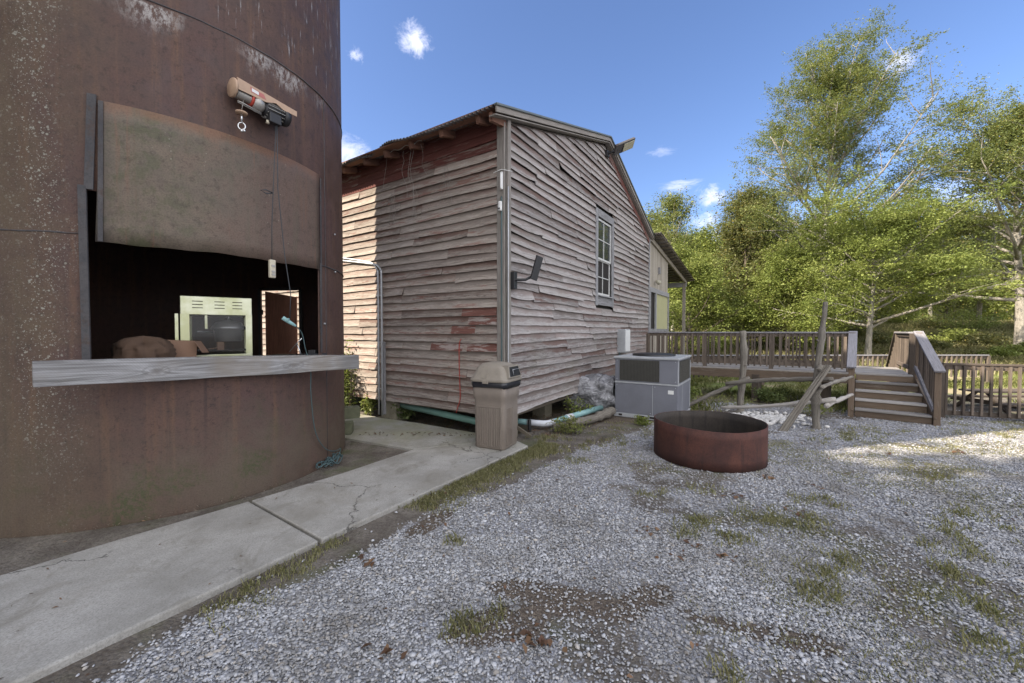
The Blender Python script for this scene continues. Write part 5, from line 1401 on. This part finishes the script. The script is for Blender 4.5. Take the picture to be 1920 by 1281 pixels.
# ------------------------------------------------------------------ vegetation
def leaf_mat(name, a, b_, c_, trans=.30, yellow=0):
    m = MT(name); r = m.attr('rnd', 'Fac'); r2 = m.attr('rnd2', 'Fac')
    cc = m.ramp(r, [(0, a), (.5, b_), (1, c_)])
    cc = m.mix(m.rng(r2, .0, 1., 0, .5, False), cc, tuple(x * .45 for x in a))
    if yellow: cc = m.mix(m.rng(r2, 1 - yellow, 1 - yellow * .5), cc, (.22, .17, .04))
    m.out(cc, .55, 0, .3)
    tr_ = m.n('ShaderNodeBsdfTranslucent'); m.val(tr_.inputs['Color'], m.mix(.5, cc, (.34, .38, .08), 'MIX'))
    mx = m.n('ShaderNodeMixShader'); mx.inputs[0].default_value = trans
    m.t.links.new(m.b.outputs[0], mx.inputs[1]); m.t.links.new(tr_.outputs[0], mx.inputs[2])
    m.t.links.new(mx.outputs[0], m.t.nodes['Material Output'].inputs['Surface']); return m.m
M['leafA'] = leaf_mat('oak_leaves', (.09, .118, .035), (.18, .215, .07), (.34, .355, .14), yellow=.05)
M['leafB'] = leaf_mat('bright_leaves', (.12, .155, .035), (.21, .26, .065), (.34, .37, .11))
M['leafC'] = leaf_mat('dull_leaves', (.09, .10, .04), (.15, .16, .065), (.25, .24, .12), yellow=.12)
M['leafD'] = leaf_mat('dark_shrub_leaves', (.06, .09, .03), (.11, .15, .05), (.19, .23, .08))
M['grassy'] = leaf_mat('grass_blades', (.16, .19, .05), (.26, .28, .09), (.44, .40, .19), .3)
M['drygrass'] = leaf_mat('dry_weed', (.32, .29, .16), (.48, .44, .25), (.32, .33, .13), .4)
def bark_mat(name, a, b_):
    m = MT(name); wc = m.attr('wc'); n = m.noise(m.scale(wc, (1, 5, 5)), 5, 6, .7); f = m.noise(m.scale(wc, (2, 12, 12)), 9, 4, .7)
    cc = m.mix(m.rng(n, .35, .65), a, b_); cc = m.mix(m.rng(f, .45, .7, 0, .6), cc, tuple(x * .45 for x in a)); m.bump(m.math('ADD', n, f), .8, .03); return m.out(cc, .95, 0, .15)
M['barkA'] = bark_mat('pale_grey_bark', (.22, .20, .175), (.38, .355, .31)); M['barkB'] = bark_mat('brown_bark', (.12, .095, .075), (.22, .185, .15))

def leaves_mesh(name, C_, size, mat_, seed, aspect=.5, up=.5, clump_id=None):
    """leaf quads centred at C_ (N,3)"""
    r_ = np.random.RandomState(seed); N = len(C_)
    nrm = r_.normal(size=(N, 3)); nrm[:, 2] = np.abs(nrm[:, 2]) + up; nrm /= np.linalg.norm(nrm, axis=1)[:, None]
    t = r_.normal(size=(N, 3)); t -= nrm * (t * nrm).sum(1)[:, None]; t /= np.linalg.norm(t, axis=1)[:, None]
    s_ = np.cross(nrm, t); L = (size * r_.uniform(.6, 1.35, N))[:, None]; W = L * aspect
    mid = C_ + nrm * L * .12
    v = np.stack([C_ - t * L * .5, mid + s_ * W * .5 - t * L * .05, C_ + t * L * .5, mid - s_ * W * .5 - t * L * .05], 1)
    me = bpy.data.meshes.new(name)
    me.vertices.add(N * 4); me.vertices.foreach_set('co', v.astype(np.float32).ravel())
    me.loops.add(N * 4); me.loops.foreach_set('vertex_index', np.arange(N * 4, dtype=np.int32))
    me.polygons.add(N); me.polygons.foreach_set('loop_start', np.arange(0, N * 4, 4, dtype=np.int32)); me.polygons.foreach_set('loop_total', np.full(N, 4, dtype=np.int32))
    me.update()
    base = clump_id if clump_id is not None else r_.rand(N)
    a = me.attributes.new('rnd', 'FLOAT', 'POINT'); a.data.foreach_set('value', np.repeat(np.clip(base * .8 + r_.rand(N) * .2, 0, 1), 4).astype(np.float32))
    a = me.attributes.new('rnd2', 'FLOAT', 'POINT'); a.data.foreach_set('value', np.repeat(r_.rand(N), 4).astype(np.float32))
    me.materials.append(mat_); return me

def tree_meshes(seed, H, spread, r0, cb=.25, nl=16, leaves=30000, leaf=.12, up=.35, flat=.35, lean=(0, 0), prof=None, clump=.42, matL='leafA', matB='barkA', skew=0., sub=7, droop=0., wind=0., var=(.62, 1.2)):
    rr = random.Random(seed); b = MB(); tips = []; dirs = []
    n = 14; tr_ = []
    p = V(0, 0, -.3)
    for i in range(n + 1):
        t = i / n; tr_.append(V(lean[0] * t + .012 * H * math.sin(t * 5 + seed), lean[1] * t + .012 * H * math.cos(t * 4 + seed * 2), -.3 + (H * .96 + .3) * t))
    b.tube(tr_, [r0 * (1 - .93 * (i / n)) * (1.35 if i == 0 else 1) + .012 for i in range(n + 1)], 10)
    if prof is None: prof = lambda t: math.sin(math.pi * min(1, .18 + .82 * t)) ** .7
    for k in range(nl):
        t = cb + (1 - cb) * ((k + rr.uniform(0, .9)) / nl); t = min(t, .97)
        i = t * n; i0 = int(i); base = tr_[i0].lerp(tr_[min(n, i0 + 1)], i - i0)
        az = k * 2.4 + rr.uniform(-.5, .5); u = (t - cb) / (1 - cb)
        L = spread * prof(u) * rr.uniform(*var) * (1 + skew * math.cos(az))
        el = math.radians(8 + 50 * u + rr.uniform(-8, 14)) + up * .3
        d = V(math.cos(az) * math.cos(el), math.sin(az) * math.cos(el), math.sin(el)); P = [base.copy()]; p = base.copy(); m = 6
        for j in range(m):
            d = (d + V(rr.uniform(-.14, .14) + wind * .05, rr.uniform(-.14, .14), rr.uniform(-.10, .14) + up * .07 - droop * .1)).normalized(); p = p + d * L / m; P.append(p.copy())
        rb = max(.014, r0 * .42 * (1 - u * .6)); b.tube(P, [rb * (1 - .85 * j / m) + .006 for j in range(m + 1)], 6)
        for s_ in range(sub):
            q = rr.uniform(.28, 1.0); j = min(m - 1, int(q * m)); bp = P[j].lerp(P[j + 1], q * m - j)
            dd = (P[j + 1] - P[j]).normalized(); sv = V(rr.gauss(0, 1), rr.gauss(0, 1), rr.gauss(.1, .5)); sv = (sv - dd * sv.dot(dd)).normalized()
            d2 = (dd * .75 + sv * .85).normalized(); l2 = L * .34 * rr.uniform(.6, 1.2) * (1.15 - q * .5); P2 = [bp.copy()]; pp = bp.copy()
            for j2 in range(3): d2 = (d2 + V(rr.uniform(-.2, .2), rr.uniform(-.2, .2), rr.uniform(-.1, .2) - droop * .15)).normalized(); pp = pp + d2 * l2 / 3; P2.append(pp.copy())
            b.tube(P2, [rb * .32 + .004, rb * .22 + .004, rb * .14 + .003, .003], 4, cap=False)
            for j2 in (1, 2, 3): tips.append(P2[j2] + V(rr.gauss(0, .08), rr.gauss(0, .08), rr.gauss(0, .05)) * l2); dirs.append((P2[j2] - P2[j2 - 1]).normalized())
        tips.append(P[-1]); tips.append(P[-2]); dirs.append((P[-1] - P[-2]).normalized()); dirs.append((P[-1] - P[-2]).normalized())
    T = np.array([tuple(x) for x in tips]); r_ = np.random.RandomState(seed); nT = len(T)
    wgt = r_.uniform(.15, 1.5, nT) ** 1.5; ids = r_.choice(nT, leaves, p=wgt / wgt.sum())
    sc_ = clump * r_.uniform(.55, 1.25, nT)
    offs = r_.normal(size=(leaves, 3)) * sc_[ids][:, None] * np.array([1, 1, flat + .25])
    # each clump is broken into smaller sprays
    Dv = np.array([tuple(x) for x in dirs]); spr = r_.normal(size=(nT, 6, 3)) * sc_[:, None, None] * np.array([.8, .8, .45]); k5 = r_.randint(0, 6, leaves)
    sd_ = Dv[:, None, :] + r_.normal(size=(nT, 6, 3)) * np.array([.55, .55, .35]); sd_ /= np.linalg.norm(sd_, axis=2)[:, :, None]
    along = r_.uniform(-.75, .95, leaves)[:, None] * sc_[ids][:, None] * 1.15
    C_ = T[ids] + spr[ids, k5] + sd_[ids, k5] * along + offs * (.12 + .09 * (1 - np.abs(along) / (sc_[ids][:, None] * 1.2)))
    cid = r_.rand(nT)[ids]
    return b, leaves_mesh('crown', C_, leaf, M[matL], seed, clump_id=cid, up=.6), matB
def plant_tree(gen, loc, label, name='tree', rz=0, s=1, group=None, cat='tree'):
    b, lm, mb = gen; z = float(ground_z(loc[0], loc[1]))
    t = empty(name, (loc[0], loc[1], z), rz, label=label, cat=cat, group=group); t.scale = (s, s, s)
    tk = b.build('trunk', M[mb], t); cr = bpy.data.objects.new('crown', lm); col.objects.link(cr); cr.parent = t
    return t
def copy_tree(src, loc, rz, s, label, group=None):
    c_ = src.copy(); col.objects.link(c_); c_.location = (loc[0], loc[1], float(ground_z(loc[0], loc[1])) - .05); c_.rotation_euler = (0, 0, rz)
    c_.scale = (s, s, s) if not isinstance(s, tuple) else s; c_['label'] = label
    if group: c_['group'] = group
    elif 'group' in c_: del c_['group']
    for ch in src.children:
        d = ch.copy(); col.objects.link(d); d.parent = c_
    return c_
def at(u, d): return ((u - 960) / 745.0 * d, d)

# main trees
plant_tree(tree_meshes(21, 15.6, 8.3, .25, cb=.13, nl=50, leaves=210000, leaf=.088, flat=.35, clump=.52, var=(.66, 1.12), prof=lambda u: (1.04 - .54 * u) if u > .12 else .8 + 1.6 * u, up=.42, sub=10, lean=(.5, .3), skew=.0, wind=.05), at(1548, 24), 'tall airy oak with a pale trunk, the highest tree, standing behind the deck', 'oak_tree').scale = (1.06, 1.06, .97)
plant_tree(tree_meshes(22, 5.6, 4.7, .14, cb=.34, nl=24, leaves=110000, leaf=.085, flat=.0, clump=.5, var=(.5, 1.25), prof=lambda u: 1.15 - .6 * u, up=.1, sub=10, matL='leafB', droop=.3), at(1632, 18), 'spreading light green tree whose pale slim trunk shows between deck and steps', 'oak_tree', rz=.4)
plant_tree(tree_meshes(23, 11.3, 7.2, .24, cb=.26, nl=42, leaves=170000, leaf=.095, flat=.05, clump=.55, var=(.5, 1.22), prof=lambda u: 1.1 - .62 * u, up=.2, sub=10), at(1905, 21.5), 'broad oak with a thick pale trunk at the right edge of the view', 'oak_tree', rz=2.1)
plant_tree(tree_meshes(24, 10.2, 2.4, .12, cb=.3, nl=26, leaves=16000, leaf=.13, flat=.4, clump=.5, up=.8, sub=6), at(1262, 28), 'thin sparse young tree behind the porch roof against the sky', 'young_tree')
plant_tree(tree_meshes(25, 8.6, 3.3, .15, cb=.10, nl=34, leaves=70000, leaf=.12, flat=.3, clump=.55, matL='leafC', matB='barkB', prof=lambda u: 1.05 - .6 * u), at(1395, 25), 'bushy dull green tree left of the tall oak above the deck railing', 'broadleaf_tree')
plant_tree(tree_meshes(26, 4.8, 3.0, .12, cb=.06, nl=26, leaves=50000, leaf=.11, flat=.3, clump=.55, matL='leafB', matB='barkB', prof=lambda u: 1.1 - .6 * u), at(1290, 23), 'low rounded bright tree just right of the porch', 'broadleaf_tree')
plant_tree(tree_meshes(27, 4.6, 3.0, .12, cb=.06, nl=26, leaves=50000, leaf=.11, flat=.2, clump=.55, matL='leafB', matB='barkB', prof=lambda u: 1.1 - .6 * u), at(1475, 22), 'low spreading bright tree in front of the tall oak above the railing', 'broadleaf_tree')
# background wood, individually placed
gA = tree_meshes(31, 11, 3.8, .2, cb=.08, nl=34, leaves=32000, leaf=.2, flat=.3, clump=.8, prof=lambda u: 1.1 - .6 * u)
gB = tree_meshes(32, 8.6, 4.0, .18, cb=.03, nl=34, leaves=32000, leaf=.2, flat=.25, clump=.8, matL='leafB', matB='barkB', prof=lambda u: 1.1 - .6 * u)
gC = tree_meshes(33, 12, 3.6, .24, cb=.22, nl=30, leaves=28000, leaf=.2, flat=.3, clump=.8, matL='leafC', matB='barkA')
grp = 'trees of the wood behind the yard'
srcs = []
spots = [(1225, 36, 0, .85), (1275, 42, 1, .9), (1325, 33, 1, .8), (1368, 44, 0, .85), (1412, 36, 2, .72), (1448, 30, 1, .85), (1470, 46, 0, .9), (1510, 38, 1, .95), (1552, 34, 0, .85), (1590, 44, 2, .8), (1622, 50, 0, .9),
         (1665, 46, 2, .9), (1700, 52, 0, 1.0), (1742, 40, 2, .85), (1775, 48, 0, 1.0), (1838, 42, 2, .95), (1905, 44, 2, 1.0), (1990, 36, 1, 1.0), (2050, 30, 2, 1.1),
         (1180, 40, 0, .8), (1120, 44, 1, .8), (2120, 26, 0, 1.2), (1720, 60, 0, 1.1), (1640, 64, 2, 1.1), (1480, 58, 0, 1.0), (1380, 60, 1, 1.0), (1290, 56, 0, 1.0), (1560, 66, 2, 1.1), (1830, 62, 1, 1.2), (1900, 58, 0, 1.2)] + [(1195 + 47 * i, 74 + 5 * (i % 3), 1, 1.25) for i in range(19)]
ORD = dict(enumerate(['', 'first', 'second', 'third', 'fourth', 'fifth', 'sixth', 'seventh', 'eighth', 'ninth', 'tenth', 'eleventh', 'twelfth', 'thirteenth', 'fourteenth', 'fifteenth', 'sixteenth', 'seventeenth', 'eighteenth', 'nineteenth', 'twentieth']))
kinds = ['dense green tree', 'bright round tree', 'tall open tree']
wr = random.Random(77)
for i, (u, d, k, s_) in enumerate(spots):
    side = 'near row' if d < 43 else ('middle row' if d < 70 else 'farthest row')
    rank = 1 + sum(1 for q in spots if q[2] == k and (('near row' if q[1] < 43 else ('middle row' if q[1] < 70 else 'farthest row')) == side) and q[0] < u)
    lab = '%s %s from the left in the %s of the wood' % (ORD[rank], kinds[k], side)
    nm = 'woodland_tree'
    G_ = grp + ', ' + kinds[k] + ', ' + side
    if i < 3 and False: pass
    key = k
    ex = [q for q in srcs if q[0] == key]
    if not ex:
        t = plant_tree((gA, gB, gC)[k], at(u, d), lab, nm, wr.uniform(0, 6), s_, group=G_); srcs.append((key, t))
    else: copy_tree(ex[0][1], at(u, d), wr.uniform(0, 6.28), s_ * wr.uniform(.92, 1.08), lab, G_)
# trees behind and left of the camera throw the broken shade over the yard
gS = tree_meshes(41, 12.5, 4.2, .25, cb=.30, nl=34, leaves=36000, leaf=.22, flat=.5, clump=.8, prof=lambda u: 1.1 - .6 * u)
sh = plant_tree(gS, (-11.3, -3.0), 'large yard oak behind the camera that shades the gravel', 'oak_tree')
for q_, (x_, y_, rz_, s_) in enumerate(((-8.2, -5.4, 1.0, .9), (-15.5, -3.2, 2.2, 1.1), (-9.5, 1.1, 4.1, .65), (-15.5, -9.5, 3.1, 1.2))):
    copy_tree(sh, (x_, y_), rz_, s_, ('second', 'third', 'small', 'farthest')[q_] + ' yard oak outside the view to the left behind the camera', 'shade trees behind the camera')

# shrubs and weeds
def shrub(name, loc, size, n, leaf, mat_, label, seed, cat='shrub', stems=9, up=.4, group=None, shape=1.0, aspect=.5):
    rr = random.Random(seed); z = float(ground_z(loc[0], loc[1])); o = empty(name, (loc[0], loc[1], z), label=label, cat=cat, group=group)
    b = MB(); tips = []
    for k in range(stems):
        a = rr.uniform(0, 6.28); r_ = rr.uniform(0, 1) ** .7; end = V(math.cos(a) * size[0] * r_, math.sin(a) * size[1] * r_, size[2] * (1 - .45 * r_ * r_ * shape) * rr.uniform(.75, 1.0)); st = V(math.cos(a) * size[0] * .2, math.sin(a) * size[1] * .2, -.02)
        P = [st, st.lerp(end, .5) + V(rr.uniform(-.05, .05), rr.uniform(-.05, .05), size[2] * .06), end]; b.tube(catm(P, 3), [.008 * max(size[2], .4)] * 7 if False else .006 * max(size[2], .5), 5)
        for q in range(6): t = .25 + .75 * q / 5; tips.append(st.lerp(end, t) + V(0, 0, size[2] * .06 * math.sin(math.pi * t)))
    b.build('stems', M['barkB'], o)
    T = np.array([tuple(t) for t in tips]); r_ = np.random.RandomState(seed); ids = r_.randint(0, len(T), n)
    C_ = T[ids] + r_.normal(size=(n, 3)) * np.array([size[0], size[1], size[2] * .7]) * .13; C_[:, 2] = np.abs(C_[:, 2])
    lm = leaves_mesh('foliage', C_, leaf, mat_, seed, aspect, up, clump_id=r_.rand(len(T))[ids]); c_ = bpy.data.objects.new('foliage', lm); col.objects.link(c_); c_.parent = o
    return o
shrub('weed_plant', (-3.42, 8.12), (.42, .36, 1.35), 1500, .085, M['leafB'], 'tall leafy green weed in sunlight between the silo and the clapboard wall', 61, 'plant', 13, aspect=.38)
shrub('weed_plant', (-2.95, 7.98), (.3, .2, .45), 350, .08, M['leafB'], 'short yellow-green weed at the foot of the mossy pier', 62, 'plant', 7, aspect=.38)
shrub('dark_plant', (-2.10, 7.62), (.34, .2, .38), 260, .085, M['leafD'], 'dark broad-leaved plant beside the conduits under the wall', 63, 'plant', 9)
shrub('weed_plant', (.95, 6.62), (.42, .3, .28), 420, .07, M['grassy'], 'light green weeds growing over the log near the pipe', 64, 'plant', 12, aspect=.3)
shrub('weed_plant', (1.25, 7.75), (.32, .25, .42), 260, .07, M['leafB'], 'thin green weeds in front of the wrapped duct', 65, 'plant', 9, aspect=.35)
shrub('weed_plant', (2.35, 7.25), (.2, .16, .18), 200, .055, M['leafB'], 'small bright weed in front of the air conditioner', 66, 'plant', 7)
shrub('shrub', (3.95, 9.35), (.45, .4, .55), 1500, .06, M['leafB'], 'bright green shrub right behind the air conditioner', 67)
shrub('shrub', (6.25, 9.55), (.6, .4, .42), 1300, .05, M['leafD'], 'dark green shrub at the foot of the deck post', 68)
shrub('shrub', (4.9, 8.75), (.45, .35, .35), 600, .06, M['grassy'], 'grassy clump behind the first branch fence post', 69, aspect=.2)
shrub('shrub', (6.1, 8.1), (.5, .35, .32), 700, .06, M['grassy'], 'grassy clump behind the second branch fence post', 70, aspect=.2)
rb_ = random.Random(19)
bs = [(1655, 24, .7, 'leafC'), (1700, 25, .8, 'leafB'), (1745, 22, .7, 'leafC'), (1790, 24, 1.0, 'leafB'), (1835, 23, .9, 'leafC'), (1880, 19, .6, 'leafB'), (1925, 20, .8, 'leafB'), (1760, 30, 1.3, 'leafC'), (1712, 34, 1.4, 'leafB'), (1820, 29, 1.6, 'leafB'), (1600, 27, 1.0, 'leafC'), (1668, 36, 1.2, 'leafC')]
for i, (u, d, h, mt) in enumerate(bs):
    shrub('shrub', at(u, d), (h * 1.5, h * 1.1, h), 3200, .12, M[mt], ORD[1 + sum(1 for q in bs if q[3] == mt and q[0] < u)] + ' ' + ['dark undergrowth shrub', 'pale bushy shrub', 'bright bushy shrub'][{'leafD': 0, 'leafC': 1, 'leafB': 2}[mt]] + ' from the left on the grassy bank', 80 + i, group='shrubs on the grassy bank, ' + mt[-1:].lower() , stems=16)

# grass: blades in tufts, one uncountable cover
def grass(name, cx, cy, n, h, mat_, seed, spread=.05, lab=None):
    """cx, cy tuft centres; n blades each"""
    r_ = np.random.RandomState(seed); N = len(cx) * n
    bx = np.repeat(cx, n) + r_.normal(0, spread, N); by = np.repeat(cy, n) + r_.normal(0, spread, N); bz = ground_z(bx, by) - .012
    hh = h * r_.uniform(.35, 1.2, N); az = r_.uniform(0, 6.28, N); ln = r_.uniform(.15, .9, N) * hh; w = h * .045 + .0012
    dx_, dy_ = np.cos(az), np.sin(az); px_, py_ = -dy_ * w, dx_ * w
    v = np.stack([np.stack([bx - px_, by - py_, bz], -1), np.stack([bx + px_, by + py_, bz], -1), np.stack([bx + dx_ * ln * .4 + px_ * .7, by + dy_ * ln * .4 + py_ * .7, bz + hh * .65], -1), np.stack([bx + dx_ * ln, by + dy_ * ln, bz + hh], -1), np.stack([bx + dx_ * ln * .4 - px_ * .7, by + dy_ * ln * .4 - py_ * .7, bz + hh * .65], -1)], 1)
    me = bpy.data.meshes.new(name); me.vertices.add(N * 5); me.vertices.foreach_set('co', v.astype(np.float32).ravel())
    me.loops.add(N * 5); me.loops.foreach_set('vertex_index', np.arange(N * 5, dtype=np.int32)); me.polygons.add(N); me.polygons.foreach_set('loop_start', np.arange(0, N * 5, 5, dtype=np.int32)); me.polygons.foreach_set('loop_total', np.full(N, 5, dtype=np.int32)); me.update()
    a = me.attributes.new('rnd', 'FLOAT', 'POINT'); a.data.foreach_set('value', np.repeat(r_.rand(N), 5).astype(np.float32)); a = me.attributes.new('rnd2', 'FLOAT', 'POINT'); a.data.foreach_set('value', np.repeat(r_.rand(N), 5).astype(np.float32))
    me.materials.append(mat_); o = bpy.data.objects.new(name, me); col.objects.link(o); tag(o, lab, 'grass', kind='stuff'); return o
# strip by the path and tufts in the gravel
t_ = rs.rand(1100) ** .7; ex = -2.0 + 2.45 * t_; ey = 2.4 + 3.7 * t_; o_ = np.abs(rs.normal(.13, .14, 1100)) + .02
cx = ex + .8334 * o_; cy = ey - .5527 * o_; k = fbm(cx, cy, 1.6, 3, 4) + .22 * smooth(2.6, 4.4, cy) > .53
grass('strip_grass', cx[k], cy[k], 12, .038, M['drygrass'], 1, .028, 'sparse short grass along the edge of the concrete path')
pcs = [(-.27, 2.23, .10, 16), (-.12, 2.4, .06, 6), (1.84, 3.22, .12, 14), (1.65, 3.5, .12, 12), (2.02, 2.55, .16, 18), (2.2, 2.75, .12, 12), (2.45, 2.9, .14, 12), (2.92, 2.4, .12, 12), (3.1, 2.75, .14, 12), (2.3, 3.6, .14, 12), (2.7, 3.5, .14, 12), (3.1, 3.9, .2, 14), (3.7, 3.3, .25, 16), (4.2, 3.6, .3, 16), (4.9, 4.6, .3, 16), (1.1, 1.95, .1, 8), (.8, 5.2, .3, 12), (1.2, 5.9, .4, 16), (1.6, 6.1, .3, 12), (.5, 5.6, .25, 16), (.6, 6.3, .3, 20),
       (2.6, 6.6, .3, 10), (3.6, 5.9, .3, 8), (5.7, 6.5, .5, 24), (6.3, 6.8, .4, 16), (5.0, 6.3, .5, 14), (7.9, 6.4, .5, 20), (9, 6.8, .8, 40), (-.5, 3.2, .08, 5), (1.45, 3.3, .1, 8), (1.5, 4.1, .15, 6), (2.0, 4.2, .2, 8), (4.4, 2.9, .3, 16), (3.4, 3.0, .2, 12), (2.6, 2.1, .15, 10)]
cx = []; cy = []
for (a_, c_, r_, n_) in pcs:
    for i in range(n_): cx.append(a_ + R.gauss(0, r_ * .6)); cy.append(c_ + R.gauss(0, r_ * .45))
cx = np.array(cx); cy = np.array(cy)
grass('gravel_grass', cx, cy, 16, .05, M['drygrass'], 2, .035, 'yellowish grass tufts scattered over the gravel yard')
xg, yg = scatter(5200, 3.2, 20, 8.3, 17, lambda x, y: np.where(vis(x, y), smooth(.42, .6, fbm(x, y, .5, 3, 9)), 0))
grass('lawn_grass', xg, yg, 11, .12, M['grassy'], 3, .11, 'patchy lawn grass behind the fences and the deck')
xg, yg = scatter(22000, 8, 48, 15.5, 44, lambda x, y: np.where(vis(x, y), .9, 0))
grass('bank_grass', xg, yg, 7, .38, M['drygrass'], 4, .3, 'long pale grass on the rising bank in front of the wood')

xm, ym = scatter(14000, .8, 10, 1.9, 7.5, lambda x, y: np.where(vis(x, y), smooth(.48, .62, fbm(x * .8 + y * .35, y, 1.25, 4, 15)) * smooth(.9, 2.4, x) * .8, 0))
grass('dry_mat', xm, ym, 12, .026, M['drygrass'], 6, .035, 'thin flat mats of dry yellowish grass creeping over the right side of the gravel')
# fallen leaves, chips and pine needles
def litter(name, x, y, size, mat_, seed, label, aspect=.6):
    z = np.where((path_edge_dist(x, y) < 0) & (y < 6.5), .042, .012); C_ = np.stack([x, y, ground_z(x, y) + z], -1)
    me = leaves_mesh(name, C_, size, mat_, seed, aspect, 2.2); o = bpy.data.objects.new(name, me); col.objects.link(o); tag(o, label, 'leaf litter', kind='stuff')
M['litter'] = leaf_mat('brown_litter', (.08, .045, .028), (.16, .085, .05), (.26, .16, .09), .1); M['straw'] = leaf_mat('needle_straw', (.10, .075, .055), (.20, .155, .115), (.34, .29, .22), .1)
x, y = scatter(900, -3, 9, 1.7, 8.5, lambda x, y: np.where(vis(x, y) & (path_edge_dist(x, y) > 0), .25 + .7 * smooth(.5, .65, fbm(x, y, 1.1, 3, 6)), 0))
litter('fallen_leaves', x, y, .034, M['litter'], 7, 'brown fallen leaves scattered over the gravel')
x, y = scatter(1500, -4, .4, 1.5, 7.6, lambda x, y: np.where((path_edge_dist(x, y) < -.02) & (np.hypot(x - SC.x, y - SC.y) > SR + .1) & vis(x, y), .10, 0)); litter('path_debris', x, y, .03, M['litter'], 17, 'bits of leaf and twig lying on the concrete', .3)
cl = [(.05, 2.19), (.12, 2.13), (.2, 2.1), (1.15, 3.35), (1.45, 3.15), (1.6, 2.95), (2.3, 4.05), (2.65, 3.7), (1.2, 3.0), (3.0, 4.6), (3.3, 4.3), (-.65, 2.05), (-1.05, 2.9), (5.2, 5.5), (6.3, 5.6)]
x = np.concatenate([np.random.RandomState(i).normal(a_, .05, 7) for i, (a_, c_) in enumerate(cl)]); y = np.concatenate([np.random.RandomState(i + 50).normal(c_, .04, 7) for i, (a_, c_) in enumerate(cl)])
litter('leaf_clusters', x, y, .055, M['litter'], 8, 'small clusters of rust brown oak leaves on the gravel')
x, y = scatter(60000, -2.5, 4, 1.6, 9, lambda x, y: np.where(vis(x, y), masks(x, y)[1] * .95 + .012, 0) * np.where(path_edge_dist(x, y) > 0, 1, 0))
litter('needle_litter', x, y, .03, M['straw'], 9, 'pine needles and bark chips in brown patches on the gravel', .12)
x, y = scatter(3500, -4.2, -1.2, 2.2, 6.2, lambda x, y: np.where(np.abs(np.hypot(x - SC.x, y - SC.y) - SR - .08) < .12, .8, .012))
k = np.hypot(x - SC.x, y - SC.y) > SR + .01; litter('base_litter', x[k], y[k], .035, M['straw'], 10, 'thin line of straw and chips along the foot of the silo', .12)
x, y = scatter(6000, -2.5, 3.5, 6.3, 10, lambda x, y: np.where((x + .12) * .8355 - (y - 6.12) * .55 < .8, .6, .0)); litter('mulch', x, y, .05, M['litter'], 12, 'dark bark mulch under and beside the building', .35)
